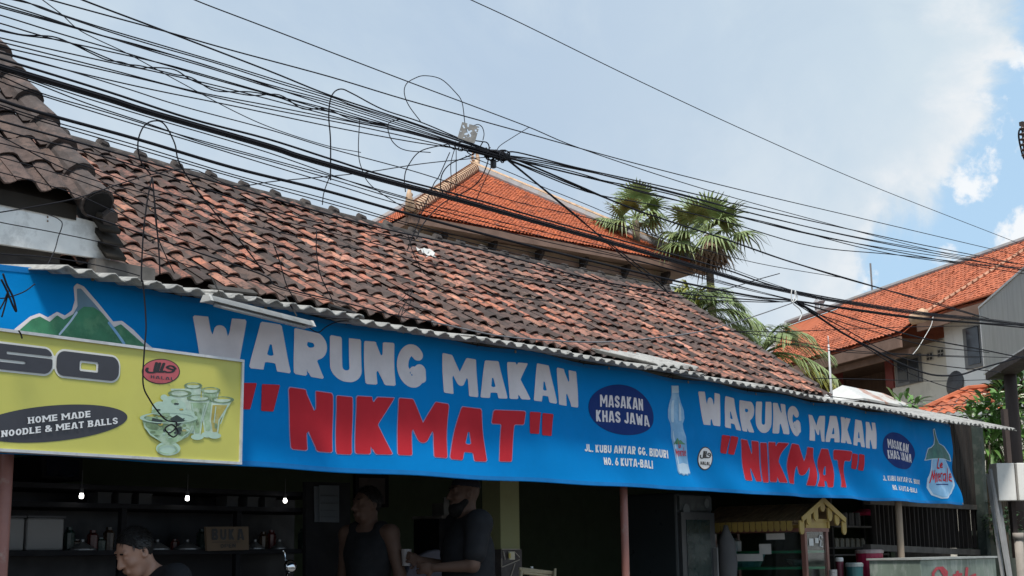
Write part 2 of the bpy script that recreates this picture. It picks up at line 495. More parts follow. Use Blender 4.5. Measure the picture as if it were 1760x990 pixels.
def lerp3(a, b, t): return tuple(x+(y-x)*t for x, y in zip(a, b))
ORANGES = [(.52, .20, .125), (.46, .18, .12), (.57, .26, .175), (.42, .18, .13), (.52, .24, .175)]
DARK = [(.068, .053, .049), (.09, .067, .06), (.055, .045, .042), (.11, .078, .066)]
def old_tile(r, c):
    """weathered clay: orange on the crown, darker in the trough and lower part"""
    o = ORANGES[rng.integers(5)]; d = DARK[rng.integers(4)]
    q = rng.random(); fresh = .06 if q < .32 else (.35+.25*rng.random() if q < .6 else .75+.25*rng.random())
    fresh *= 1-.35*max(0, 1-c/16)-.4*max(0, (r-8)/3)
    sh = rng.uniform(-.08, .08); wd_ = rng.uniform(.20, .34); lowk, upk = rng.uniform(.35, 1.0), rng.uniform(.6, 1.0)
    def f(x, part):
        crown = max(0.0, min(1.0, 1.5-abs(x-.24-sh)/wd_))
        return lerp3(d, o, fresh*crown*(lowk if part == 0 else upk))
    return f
def dark_tile(r, c):
    d = lerp3(DARK[rng.integers(4)], (.15, .10, .085), .55*rng.random())
    return lambda x, p=0: d
def new_tile(r, c):
    o = lerp3((.50, .135, .055), (.36, .10, .05), rng.random()); 
    if rng.random() < .012: o = lerp3(o, (.08, .05, .045), .8)
    return lambda x, p=0: o
def dust_tile(r, c):
    o = lerp3((.48, .14, .07), (.38, .12, .065), rng.random())
    return lambda x, p=0: o
M_old = mat('old_clay_tiles', (1, 1, 1), .85, .28, 14, attr='Col', bump=.5, bscale=90, stain=(.06, .048, .044), stain_amt=.8, stain_scale=19, stain_lo=.51, stain_hi=.58)
M_new = mat('red_clay_tiles', (1, 1, 1), .8, .18, 10, attr='Col', bump=.3, bscale=60, stain=(.20, .07, .045), stain_amt=.55, stain_scale=2.2)
M_ridge = mat('sooty_cement', (.055, .048, .045), .9, .35, 8, bump=.6, bscale=40, stain=(.20, .17, .15), stain_amt=.35, stain_scale=6)
M_capold = mat('sooty_cap_tiles', (.078, .064, .06), .8, .3, 10, bump=.5, bscale=50, stain=(.19, .13, .11), stain_amt=.5, stain_scale=7)

M_clay = mat('plain_red_clay', (.44, .125, .06), .8, .2, 6, stain=(.22, .08, .05), stain_amt=.5)
# ================================================================== the restaurant
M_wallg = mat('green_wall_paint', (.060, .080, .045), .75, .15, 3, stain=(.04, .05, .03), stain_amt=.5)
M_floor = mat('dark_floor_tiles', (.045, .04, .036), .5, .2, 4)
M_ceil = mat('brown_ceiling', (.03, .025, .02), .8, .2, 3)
M_olive = mat('olive_wall_paint', (.30, .31, .16), .7, .1, 3, stain=(.27, .29, .16), stain_amt=.4)
M_stone = mat('slate_cladding', (.10, .09, .09), .6, .3, 9, bump=.4)
M_joint = mat('pale_joint', (.42, .38, .33), .8, .2, 12)
rest = thing('restaurant_building', 'long low restaurant with a weathered orange and black clay tile roof behind the blue banner', 'restaurant', W(4, 2, 0))
EV, PIT = 3.36, R(35.3)
ve = N*math.cos(PIT)+Z*math.sin(PIT)
b = MB(); SEND = 10.22; TW, TH = .165, .2058
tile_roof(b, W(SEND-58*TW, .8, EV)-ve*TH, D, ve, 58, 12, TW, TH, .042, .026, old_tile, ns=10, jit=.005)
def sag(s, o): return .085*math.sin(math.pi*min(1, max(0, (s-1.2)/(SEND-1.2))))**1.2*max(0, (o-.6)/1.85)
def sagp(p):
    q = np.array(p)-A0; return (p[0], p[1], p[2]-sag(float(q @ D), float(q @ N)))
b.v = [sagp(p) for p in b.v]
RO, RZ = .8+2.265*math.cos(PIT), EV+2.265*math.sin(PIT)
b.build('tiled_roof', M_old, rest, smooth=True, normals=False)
b = MB()                                                     # boards under the tiles, back slope, gable
b.prism([W(SEND-.02, .65, EV-.15), W(SEND-.02, RO, RZ-.10), W(SEND-.02, RO+1.9, EV-.14)], D*-9.6)
b.build('roof_deck', M_ceil, rest)
b = MB(); b.tube([sagp(W(s, RO+.02, RZ+.0)) for s in np.linspace(.7, SEND+.03, 60)], [.070+.008*random.random() for _ in range(60)], 8)
b.tube([sagp(W(s, RO+.05, RZ-.085)) for s in np.linspace(.7, SEND-.01, 60)], .085, 8)
rc = b.build('ridge', M_ridge, rest, smooth=True)
for k in range(34):
    s_ = .9+k*.345
    if s_ > SEND: break
    b = MB(); b.tube([sagp(q) for q in (W(s_-.045, RO+.0, RZ+.035), W(s_-.03, RO+.0, RZ+.055+.012*random.random()), W(s_+.022, RO+.0, RZ+.055), W(s_+.05, RO+.0, RZ+.03))], [.030, .042, .040, .028], 9)
    b.build('ridge_collar', M_ridge, rc, smooth=False)
b = MB()                                                     # a row of cap tiles down the right gable edge
for k in range(11):
    p = W(SEND+.02, .8, EV)+ve*(k*TH-.03)+np.array([0, 0, .03]); q = p+ve*(TH+.05)-Z*.015
    b.tube([p, q], [.052, .045], 7)
b.build('gable_cap_tiles', M_capold, rest, smooth=False)
BW, SR, SL = 3.4, 12.2, -3.0
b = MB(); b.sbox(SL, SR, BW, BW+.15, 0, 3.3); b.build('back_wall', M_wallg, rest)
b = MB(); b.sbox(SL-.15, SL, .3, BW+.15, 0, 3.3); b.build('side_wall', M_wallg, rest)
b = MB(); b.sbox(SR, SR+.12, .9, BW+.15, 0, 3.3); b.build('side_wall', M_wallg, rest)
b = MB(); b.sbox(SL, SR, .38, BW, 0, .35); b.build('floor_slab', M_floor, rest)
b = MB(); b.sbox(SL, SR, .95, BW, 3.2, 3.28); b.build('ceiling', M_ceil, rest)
# column with painted upper part and slate base
cs0, cs1, co = 5.587, 5.845, 1.5
b = MB(); b.sbox(cs0, cs1, co, co+.2, .35, 3.2); colm = b.build('column', M_olive, rest)
zb = sz(868, 944, co)[1]
b = MB(); b.sbox(cs0-.012, cs1+.012, co-.012, co+.212, .35, zb); clad = b.build('stone_cladding', M_stone, colm)
b = MB()
for a, c in (((842, 960), (862, 975)), ((862, 975), (893, 962)), ((865, 947), (868, 962)), ((885, 968), (878, 990)), ((884, 948), (893, 958)), ((862, 944), (893, 944))):
    pa, pc = P(max(a[0], 862), a[1], co-.018), P(max(c[0], 862), c[1], co-.018)
    if np.linalg.norm(pa-pc) > .02: b.beam(pa, pc, .008, .008)
b.build('stone_joints', M_joint, clad)
b = MB(); c = P(879, 955, co-.02); b.box(c, (.075, .02, .07)); sw = b.build('light_switch', mat('ivory_plastic', (.65, .62, .48), .4, .05), colm, bevel=.004)
b = MB(); c = P(876, 955, co-.033); b.box(c, (.022, .01, .04)); b.build('rocker', mat('yellow_plastic', (.6, .5, .12), .4, .05), sw)

# ================================================================== the roof on the left
M_white = mat('peeling_white_paint', (.80, .80, .78), .7, .12, 4, stain=(.36, .35, .33), stain_amt=.45, stain_scale=5)
porch = thing('porch_building', 'dark tiled porch roof with a white fascia board at the left end of the street', 'house', W(-1, 1.5, 0))
lo_ = .5; cs, cz = sz(168, 352, lo_); PL = R(45)
vl = N*math.cos(PL)+Z*math.sin(PL)
b = MB(); ncl = 20; tile_roof(b, W(cs-ncl*.21-.12, lo_, cz), D, vl, ncl, 9, .21, .27, .05, .026, dark_tile)
b.build('tiled_roof', M_old, porch, smooth=True, normals=False)
b = MB(); b.prism([W(cs-.10, lo_+.05, cz-.015), W(cs-.10, lo_+.05, cz-.10), W(cs-.10, lo_+2.0, cz+1.86), W(cs-.10, lo_+2.0, cz+1.935)], D*-4.0)
b.build('roof_deck', M_ceil, porch)
b = MB()
for k in range(9):                                            # overlapping barrel caps down the edge
    p = W(cs-.03, lo_, cz+.035)+vl*(k*.27-.06); q = p+vl*.33-Z*.03
    b.tube([p+vl*.004, p, p+vl*.012, q], [.070, .098, .100, .074], 14)
    b.tube([p+D*.09-Z*.07, q+D*.08-Z*.07], [.05, .04], 6)
b.build('edge_cap_tiles', M_capold, porch, smooth=False)
b = MB(); p = W(cs-.03, lo_, cz+.035)-vl*.06; b.tube([p-vl*.012, p-vl*.003], .082, 14); b.build('cap_hollow_shade', mat('matt_black', (.012, .011, .011), .9), porch)  # black disc painted in for the shade inside the open cap end
b = MB()                                                     # hanging end tiles, seen from below
for k in range(4):
    p = W(cs+.05+.022*k, lo_-.03, cz-.07-.075*k); b.beam(p, p+vl*.5, .13, .022, N)
b.build('end_tiles', M_ceil, porch, smooth=True)
fo = lo_+.06
b = MB(); b.prism([P(x, y, fo) for x, y in ((-130, 312), (150, 378), (172, 385), (190, 424), (190, 447), (0, 419), (-130, 400))], N*.03)
fb = b.build('fascia_board', M_white, porch)
b = MB()
for y in (373, 380): b.tube([P(82, y, fo-.004), P(82, y, fo+.01)], .005, 6)
b.build('rusty_nails', mat('rust', (.16, .09, .04), .8), fb)
b = MB(); b.sbox(-3.4, cs-.12, lo_+.16, lo_+.26, 2.6, cz); b.build('wall', mat('grimy_plaster', (.16, .15, .14), .9, .25, 4), porch)
b = MB(); b.sbox(-3.4, 1.05, lo_+.1, lo_+.18, cz-.62, cz-.35); b.build('beam', mat('black_wood', (.035, .03, .028), .8, .3, 6), porch)
b = MB(); b.sbox(cs+.02, cs+.42, lo_+.02, lo_+.1, cz-.42, cz-.30); b.build('bracket', mat('grey_old_wood', (.14, .13, .12), .9, .3, 9), porch)

# ================================================================== awning on posts
M_fib = mat('fibre_cement', (.36, .36, .345), .9, .22, 5, bump=.4, bscale=60, stain=(.12, .115, .11), stain_amt=.75, stain_scale=5)
M_post = mat('brown_post_paint', (.30, .13, .105), .5, .15, 5, stain=(.38, .30, .26), stain_amt=.6, stain_scale=9, stain_lo=.55, stain_hi=.66)
M_bark = mat('bare_wood_post', (.32, .25, .19), .85, .25, 8, bump=.5, stretch=(1, 1, .15))
awn = thing('corrugated_awning', 'grey corrugated awning on slim posts running along the top of the blue banner', 'awning', W(7, .3, 0))
WAVE, AMP = .132, .0145
AO = -.24
_aw = [sz(x, y, AO) for x, y in ((110, 457), (400, 510), (800, 580), (1200, 645), (1400, 683), (1640, 727), (1745, 738))]
def awz(s):
    return float(np.interp(s, [q[0] for q in _aw], [q[1] for q in _aw]))
def sheet_part(s0, s1, o0, o1, dz, slope, tilt, seed):
    rr = random.Random(seed); ns_ = int((s1-s0)/WAVE*10); no = 8; vv, ff = [], []
    rag = [rr.uniform(-.012, .012) for _ in range(ns_+1)]
    for side in (0, 1):
        for i in range(ns_+1):
            s = s0+(s1-s0)*i/ns_
            for j in range(no+1):
                o = o0+(o1-o0)*j/no+(rag[i] if j == 0 else 0)
                z = awz(s)+dz+(o-o0)*slope+AMP*math.sin(2*math.pi*s/WAVE)+tilt*(i/ns_-.5)-side*.009
                vv.append(W(s, o, z))
    m_ = (ns_+1)*(no+1); ix = lambda sd_, i, j: sd_*m_+i*(no+1)+j
    for i in range(ns_):
        for j in range(no):
            ff.append((ix(0, i, j), ix(0, i+1, j), ix(0, i+1, j+1), ix(0, i, j+1)))
            ff.append((ix(1, i, j), ix(1, i, j+1), ix(1, i+1, j+1), ix(1, i+1, j)))
        ff.append((ix(0, i, 0), ix(1, i, 0), ix(1, i+1, 0), ix(0, i+1, 0)))
    for j in range(no):
        ff.append((ix(0, 0, j), ix(0, 0, j+1), ix(1, 0, j+1), ix(1, 0, j)))
        ff.append((ix(0, ns_, j), ix(1, ns_, j), ix(1, ns_, j+1), ix(0, ns_, j+1)))
    q = MB(); q.add(vv, ff); return q
edges = [_aw[0][0], 1.1, 2.15, 3.22, 4.26, 5.3, 6.1, 7.15, 8.2, 9.25, 10.3, 11.35, 12.4, _aw[-1][0]]
for i in range(13):
    rr = random.Random(i)
    sheet_part(edges[i]-.04, edges[i+1]+.04, AO+rr.uniform(-.015, .015), 1.02 if edges[i] > 9.4 else .95,
               .011*(i % 2), .15+.010*i, rr.uniform(-.012, .012), i).build('corrugated_sheet', M_fib, awn, smooth=True)
sheet_part(5.45, 6.12, AO+.04, .4, .055, .30, .03, 77).build('corrugated_sheet', M_fib, awn, smooth=True)['label'] = 'broken offcut of sheet lying on top'
b = MB(); b.sbox(.2, 12.1, .03, .10, 2.995, 3.032); b.build('purlin', mat('dark_timber', (.06, .055, .05), .8, .3, 6), awn)
b = MB(); b.sbox(.2, 14.0, .86, .93, 3.24, 3.30); b.build('purlin', mat('dark_timber', (.06, .055, .05), .8, .3, 6), awn)
def post(px0, py0, px1, py1, o, r, m_):
    p, q = P(px0, py0, o), P(px1, py1, o); d_ = nrm(p-q)
    top = q+d_*((3.0-q[2])/d_[2]); bot = q+d_*((.12-q[2])/d_[2])
    q_ = MB(); q_.tube([bot, bot*.5+top*.5, top], r, 12); return q_.build('post', m_, awn, smooth=True)
post(11, 790, 0, 990, .10, .034, M_post)
post(1071.5, 840, 1075.5, 990, .10, .031, M_post)
pb = post(1544, 872, 1551, 990, .08, .037, M_bark); pb['label'] = 'bare peeled wooden post'

# ================================================================== blue banner
BS0, BS1, BZ0, BZ1 = -.75, 12.06, 2.1, 3.03
def wr(s, z):
    u = (z-BZ0)/(BZ1-BZ0); lo = max(0.0, 1-u)
    far = min(1, max(0, (s-4.6)/3.0))
    o = -.012*math.sin(1.35*s+.6)*lo-.085*lo**2*(1-.4*far)
    o += .020*lo*math.sin(4.3*s+5.0*z+.7*math.sin(s))*(.55+.9*far)
    o += .016*far*(lo+.25)*math.sin(8.2*(s+1.3*z)+1.5*math.sin(2.2*s))
    o += .0035*far*math.sin(15*(s+.8*z)+2*math.sin(3*s))*(.4+lo)
    o += .006*math.sin(6.0*(z*2.2-s*.25))*(.3+u*(1-u)*2)
    if s > 11: o += .008*(s-11)*lo*math.sin(5*z)
    tie = abs(((s-.4) % 1.25)-.625)/.625
    o += .012*u*u*(1-tie)
    return o
def zb_(s): return .012*math.sin(2*math.pi*s/1.25)-.006*math.sin(s*5)      # sag of both hems
def BN(s, z, lift=0.0):
    u = (z-BZ0)/(BZ1-BZ0)
    return W(s, wr(s, z)-lift*.7, z+zb_(s)*(1-u)*.6+.012*u*math.cos(2*math.pi*(s-.4)/1.25))
M_blue = mat('blue_banner_cloth', (.002, .225, .60), .75, .05, 2, bump=.15, bscale=14, stain=(.003, .165, .44), stain_amt=.22, stain_scale=1.2)
M_lilac = mat('printed_white', (.80, .74, .76), .7, .06, 3, stain=(.5, .47, .5), stain_amt=.25, stain_scale=2)
M_red = mat('printed_red', (.58, .032, .045), .7, .08, 3)
M_edgep = mat('printed_pale_outline', (.42, .30, .52), .5, .05)
M_navy = mat('printed_navy', (.018, .045, .19), .7, .06, 3)
M_pwhite = mat('printed_bright_white', (.80, .80, .80), .5, .05)
M_black = mat('printed_black', (.02, .02, .022), .5, .1)
M_green = mat('printed_green', (.045, .22, .11), .55, .35, 7, stain=(.13, .33, .17), stain_amt=.6, stain_scale=9)
M_teal = mat('printed_dark_green', (.025, .14, .13), .55, .3, 7, stain=(.08, .26, .18), stain_amt=.5, stain_scale=9)
M_pale = mat('printed_pale_blue', (.22, .46, .72), .5, .15, 6, stain=(.45, .66, .82), stain_amt=.5, stain_scale=6)
M_paler = mat('printed_ice_blue', (.52, .68, .82), .5, .1, 6)
for m__ in (M_blue, M_red, M_navy): m__.node_tree.nodes['Principled BSDF'].inputs['Specular IOR Level'].default_value = .06
ban = thing('banner', 'long blue cloth banner with white and red lettering hung under the corrugated awning', 'banner', W(5.7, -.02, BZ0))
b = MB(); ni, nj = 520, 40
b.add([BN(BS0+(BS1-BS0)*i/ni, BZ0+(BZ1-BZ0)*j/nj) for i in range(ni+1) for j in range(nj+1)],
      [(i*(nj+1)+j, (i+1)*(nj+1)+j, (i+1)*(nj+1)+j+1, i*(nj+1)+j+1) for i in range(ni) for j in range(nj)])
b.build('cloth', M_blue, ban, smooth=True)
def BP(px, py, lift):
    s, z = sz(px, py, 0.0)
    return BN(min(max(s, BS0+.01), BS1-.01), min(max(z, BZ0+.005), BZ1-.005), lift)
def quad(bl, br, tl, tr, lift, o=None):
    a, b_, c, d_ = [np.array(sz(*q, 0.0)) for q in (bl, br, tl, tr)]
    def f(u, v):
        q = (a*(1-u)+b_*u)*(1-v)+(c*(1-u)+d_*u)*v
        return BN(q[0], q[1], lift)
    return f
def word(name, txt, bl, br, tl, tr, m_, lift=.004, parent=None, **kw):
    return words(name, txt, quad(bl, br, tl, tr, lift), m_, parent or ban, **kw)
def words(name, txt, f, m_, parent, **kw):
    """one mesh per word"""
    t, gap = kw.get('t', .27), kw.get('gap', .07); total = text_layout(txt, t, gap)[1]; x = 0.0; first = None
    for w_ in txt.split(' '):
        wt_ = text_layout(w_, t, gap)[1]
        q = MB(); text_mesh(q, w_, (lambda u, v, x=x, wt_=wt_: f((x+u*wt_)/total, v)), **kw)
        o_ = q.build(name, m_, parent, smooth=True, normals=False); first = first or o_
        x += wt_+gap+.34
    return first
def shape(name, fn, bbox, m_, lift, parent, step=1.2, fmap=None):
    q = MB(); flat(q, fn, bbox, step, (lambda x, y: (fmap or BP)(x, y, lift)))
    return q.build(name, m_, parent, smooth=True, normals=False)
BIG = dict(t=.265, gap=.06, rad=.03, jitter=.02, n=26)
word('title_lettering', 'WARUNG', (329, 622), (732, 672), (332, 539), (732, 598), M_lilac, **BIG)
word('title_lettering', 'MAKAN', (761, 676), (992, 698), (761, 606), (992, 637), M_lilac, **BIG)
def nik(q0, bl, br, tl, tr, q1, px):
    g = dict(t=.265, gap=.06, rad=.025, jitter=.015, n=26)
    w0 = word('name_lettering', 'NIKMAT', bl, br, tl, tr, M_red, .006, **g)
    word('lettering_outline', 'NIKMAT', bl, br, tl, tr, M_edgep, .0035, w0, grow=.012, **g)
    for q in (q0, q1):
        for k in (0, 1):
            x0, x1, x2, x3, yt, yb = q[k]
            pts = [(x0, yt), (x1, yt+1), (x3, yb+1), (x2, yb)]
            shape('quote_mark', lambda X, Y: sd_poly(X, Y, pts)-1.0, (min(x0, x2)-4, yt-4, max(x1, x3)+4, yb+4), M_red, .006, w0, 1.5)
nik(((402, 436, 392, 420, 661, 704), (447, 476, 441, 461, 664, 708)), (488, 774), (884, 796), (492, 669), (899, 709),
    ((907, 924, 905, 918, 711, 746), (929, 946, 925, 939, 713, 749)), 0)
word('title_lettering', 'WARUNG', (1202, 730), (1376, 752), (1199, 674), (1376, 700), M_lilac, **BIG)
word('title_lettering', 'MAKAN', (1391, 756), (1504, 770), (1390, 710), (1504, 726), M_lilac, **BIG)
nik(((1238, 1249, 1234, 1243, 750, 779), (1252, 1263, 1248, 1256, 751, 780)), (1272, 825), (1452, 840), (1269, 755), (1462, 777),
    ((1463, 1470, 1462, 1467, 781, 805), (1474, 1481, 1471, 1477, 781, 807)), 0)
SM = dict(t=.215, gap=.10, rad=.02, n=20)
def oval(cx, cy, rx, ry, l1, l2):
    cs_ = [sz(cx+rx*a, cy+ry*c) for a, c in ((-1, 0), (1, 0), (0, -1), (0, 1))]
    s0, s1, z0, z1 = cs_[0][0], cs_[1][0], cs_[3][1], cs_[2][1]
    q = MB(); flat(q, lambda X, Y: sd_ell(X, Y, (s0+s1)/2, (z0+z1)/2, (s1-s0)/2, (z1-z0)/2), (s0-.02, z0-.02, s1+.02, z1+.02), .02, lambda x, y: BN(x, y, .004))
    p = q.build('oval_badge', M_navy, ban, smooth=True, normals=False)
    word('badge_lettering', 'MASAKAN', *l1, M_lilac, .007, p, **SM); word('badge_lettering', 'KHAS JAWA', *l2, M_lilac, .007, p, **SM)
oval(1065.5, 706, 55.5, 43, ((1029, 698), (1102, 708), (1029, 677), (1102, 688)), ((1022, 723), (1111, 735), (1022, 703), (1111, 716)))
oval(1542.5, 776, 28.5, 31, ((1524, 771), (1562, 778), (1524, 755), (1562, 763)), ((1521, 789), (1567, 795), (1521, 774), (1567, 780)))
word('address_lettering', 'JL. KUBU ANYAR GG. BIDURI', (994, 775), (1137, 788), (996, 762), (1137, 774), M_pwhite, t=.22, gap=.09, rad=.02, n=14)
word('address_lettering', 'NO. 6 KUTA-BALI', (1027, 799), (1111, 807), (1027, 786), (1111, 793), M_pwhite, t=.22, gap=.09, rad=.02, n=14)
word('address_lettering', 'JL. KUBU ANYAR GG. BIDURI', (1508, 826), (1582, 832), (1508, 817), (1582, 824), M_pwhite, t=.18, gap=.12, rad=.02, n=14)
word('address_lettering', 'NO. 6 KUTA-BALI', (1524, 843), (1569, 847), (1524, 834), (1569, 839), M_pwhite, t=.18, gap=.12, rad=.02, n=14)
# --- arabic halal mark as strokes in a unit box (x right, y up)
HALAL = [([(.97, .50), (.90, .66), (.78, .70), (.70, .60), (.80, .50), (.92, .42), (.86, .30), (.70, .28), (.62, .34)], .045),
         ([(.62, .34), (.56, .30), (.52, .42), (.60, .86)], .05), ([(.56, .31), (.46, .30), (.40, .36), (.47, .88)], .05),
         ([(.40, .36), (.34, .30), (.30, .40), (.36, .90)], .05), ([(.34, .31), (.24, .26), (.10, .28), (.04, .40), (.06, .54)], .05)]
def halal_fn(x0, y0, x1, y1, yflip=True):
    def fn(X, Y):
        u = (X-x0)/(x1-x0); v = (y1-Y)/(y1-y0); d_ = np.full(X.shape, 1e9)
        for pts, r in HALAL: d_ = np.minimum(d_, sd_stroke(u, v, [tuple(q[:2]) for q in smooth_pts([(a, c, 0) for a, c in pts], 4)], r))
        return d_
    return fn
hp = shape('halal_mark', lambda X, Y: sd_ell(X, Y, 1207, 789, 12.6, 20), (1192, 767, 1222, 811), M_black, .004, ban, 1.0)
shape('halal_disc', lambda X, Y: sd_ell(X, Y, 1207, 789, 11.2, 18.2), (1192, 767, 1222, 811), M_pwhite, .007, hp, 1.0)
shape('arabic_lettering', halal_fn(1197.5, 775, 1216.5, 793), (1196, 773, 1218, 795), M_black, .010, hp, .5)
word('halal_lettering', 'HALAL', (1199, 799.5), (1215, 801.5), (1199, 793.5), (1215, 795.5), M_black, .010, hp, t=.24, gap=.1, n=10)
# --- water bottle print
BOT = [(1154, 660), (1167, 661), (1167, 677), (1170, 690), (1175, 704), (1175.5, 718), (1172, 727), (1172.5, 736), (1176, 750), (1177.5, 780), (1177.5, 812), (1175, 816), (1172, 814), (1169, 817.5), (1165, 815.5), (1161, 817.5), (1157, 814.5), (1153.5, 815), (1151, 810), (1150, 780), (1149.5, 750), (1152, 736), (1152, 726), (1148.5, 716), (1148.5, 702), (1151, 688), (1154, 677)]
bt = shape('bottle_print', lambda X, Y: sd_poly(X, Y, BOT), (1145, 656, 1182, 822), M_pale, .004, ban, 1.1)
def inset(k): return lambda X, Y: sd_poly(X, Y, BOT)+k
shape('bottle_highlight', lambda X, Y: np.maximum(inset(3)(X, Y), np.minimum(sd_rect(X, Y, 1153, 686, 1158, 724), np.minimum(sd_rect(X, Y, 1152, 738, 1155.5, 806), sd_rect(X, Y, 1166, 672, 1170, 722, 1)))), (1145, 656, 1182, 822), M_paler, .007, bt, .9)
shape('bottle_base', lambda X, Y: np.maximum(inset(1.5)(X, Y), 795+.25*np.abs(X-1164)-Y), (1145, 780, 1182, 822), M_paler, .007, bt, .9)
shape('bottle_cap', lambda X, Y: sd_rect(X, Y, 1154.5, 660.5, 1166.8, 673, 1), (1150, 656, 1170, 678), M_paler, .007, bt, .9)
shape('bottle_mountain', lambda X, Y: sd_poly(X, Y, [(1151, 763), (1154, 758), (1157, 757), (1159, 754), (1161.5, 751), (1164, 756), (1167, 755), (1170, 759), (1175, 763), (1163, 762)]), (1148, 748, 1178, 766), M_green, .007, bt, .7)
def script_fn(words, x0, y0, x1, y1):
    """small running lettering: strokes given in a unit box"""
    def fn(X, Y):
        u = (X-x0)/(x1-x0); v = (y1-Y)/(y1-y0); d_ = np.full(X.shape, 1e9)
        for pts, r in words: d_ = np.minimum(d_, sd_stroke(u*2.6, v, [(a*2.6, c) for a, c in pts], r*.66))
        return d_
    return fn
LE = [([(.40, 1.0), (.37, .62), (.45, .60)], .055), ([(.48, .70), (.56, .74), (.53, .82), (.48, .76), (.49, .64), (.57, .64)], .045)]
TH_ = .030
def hump(x, w_): return [(x, .05), (x+.005, .36), (x+w_*.5, .40), (x+w_*.9, .33), (x+w_, .05)]
MIN = [([(0.0, .02), (.03, .50), (.085, .15), (.14, .50), (.16, .02)], .055), ([(.205, .05), (.205, .36)], .05), ([(.205, .50), (.206, .51)], .05), (hump(.25, .09), .05),
       ([(.39, .22), (.47, .24), (.45, .38), (.40, .34), (.39, .12), (.47, .06)], .05), (([(.52, .05), (.52, .36), (.58, .38)]), .05),
       ([(.70, .36), (.62, .34), (.62, .08), (.70, .10), (.705, .36), (.715, .04)], .05), ([(.77, .60), (.77, .05)], .05), ([(.83, .22), (.93, .24), (.91, .38), (.85, .34), (.83, .12), (.93, .06)], .05)]
shape('brand_lettering', script_fn(LE+MIN, 1152, 758, 1176, 784), (1149, 756, 1179, 786), M_red, .010, bt, .45)
# --- right drop-shaped emblem
DROP = [(1607, 776), (1612, 782), (1621, 792), (1628, 804), (1632, 818), (1631.5, 834), (1627, 848), (1618, 856), (1610, 856.5), (1600, 850), (1594, 838), (1592.5, 822), (1595, 806), (1600, 792)]
MTN2 = [(1584, 790), (1588, 782), (1592, 777), (1595, 771), (1599, 770), (1603, 765), (1605.5, 755), (1605, 740), (1607, 739), (1610, 752), (1614, 764), (1620, 766), (1624, 768), (1628, 774), (1633, 782), (1636, 792), (1622, 790), (1600, 789)]
em = shape('drop_emblem', lambda X, Y: sd_poly(X, Y, DROP)-1.5, (1588, 770, 1638, 862), M_paler, .004, ban, 1.0)
shape('drop_fill', lambda X, Y: sd_poly(X, Y, DROP)+.8, (1588, 770, 1638, 862), M_pale, .007, em, 1.0)
shape('drop_outline', lambda X, Y: sd_poly(X, Y, MTN2)-1.0, (1578, 732, 1642, 798), M_paler, .0075, em, .9)
shape('mountain', lambda X, Y: sd_poly(X, Y, MTN2)+.3, (1578, 732, 1642, 798), M_teal, .010, em, .8)
shape('brand_lettering', script_fn(LE+MIN, 1594, 790, 1631, 830), (1590, 786, 1635, 834), M_red, .013, em, .5)
shape('small_line', lambda X, Y: sd_rect(X, Y, 1601, 832.5, 1624, 834.2), (1598, 829, 1628, 837), M_navy, .011, em, .6)
# --- left emblem: the mountain that rises above the yellow sign
MTN1 = [(23, 566), (50, 546), (66, 541), (80, 549), (96, 540), (109, 547), (122, 538), (128, 520), (127, 497), (132, 492), (143, 497), (166, 524), (191, 556), (207, 554), (226, 568), (246, 588), (259, 598), (259, 660), (23, 660)]
HILL = [[(31, 567), (52, 550), (66, 546), (82, 556), (95, 545), (106, 553), (128, 541), (141, 531), (158, 532), (172, 541), (192, 565), (204, 559), (222, 574), (246, 594), (250, 655), (31, 655)]]
me_ = shape('mountain_emblem', lambda X, Y: sd_poly(X, Y, MTN1)-1, (10, 485, 270, 670), M_lilac, .004, ban, 2.2)
shape('mountain_rock', lambda X, Y: sd_poly(X, Y, [(131, 500), (138, 500), (163, 529), (187, 560), (214, 600), (118, 600), (122, 545), (131, 530)]), (100, 490, 240, 610), mat('printed_slate_blue', (.16, .28, .38), .5, .15, 6), .007, me_, 2)
shape('green_hills', lambda X, Y: sd_poly(X, Y, HILL[0]), (20, 525, 265, 660), M_green, .010, me_, 2)
shape('stream', lambda X, Y: sd_stroke(X, Y, [(128, 541), (117, 556), (98, 578)], 1.8), (90, 535, 140, 600), M_paler, .013, me_, 1.5)
shape('stream', lambda X, Y: sd_stroke(X, Y, [(183, 558), (196, 575), (208, 592)], 2.4), (175, 545, 215, 600), M_pale, .013, me_, 1.5)
b = MB()                                                     # cord through the hem eyelets
for k in range(11):
    s_ = .4+1.25*k-.62
    if BS0 < s_ < BS1: b.tube([BN(s_, 3.02, .004), W(s_, .0, 3.06), W(s_, .06, 3.035)], .003, 5)
b.build('tie_cords', mat('dark_cord', (.03, .03, .03), .8), ban)
M_hem = mat('banner_hem', (.004, .17, .47), .7, .1, 6)
b = MB()
for z0_, z1_ in ((BZ0+.004, BZ0+.030), (BZ1-.030, BZ1-.004)):
    k0 = len(b.v); n_ = 420
    for i in range(n_+1):
        s_ = BS0+(BS1-BS0)*i/n_; b.v += [tuple(BN(s_, z0_, .004)), tuple(BN(s_, z1_, .004))]
    for i in range(n_): b.f.append((k0+2*i, k0+2*i+2, k0+2*i+3, k0+2*i+1)); b.c.append(None)
b.build('hem', M_hem, ban, smooth=True, normals=False)
for k in range(12):
    s_ = BS0+.05+k*1.16
    for z_ in ((BZ1-.017,) if k < 11 else (BZ0+.017, BZ1-.017)):
        b = MB(); b.lathe(BN(min(s_, BS1-.02), z_, .007), [(.005, 0), (.011, 0), (.011, .003), (.005, .003)], 10, -N); b.build('eyelet', mat('brass_eyelet', (.30, .27, .2), .4, .1, metal=.7), ban)
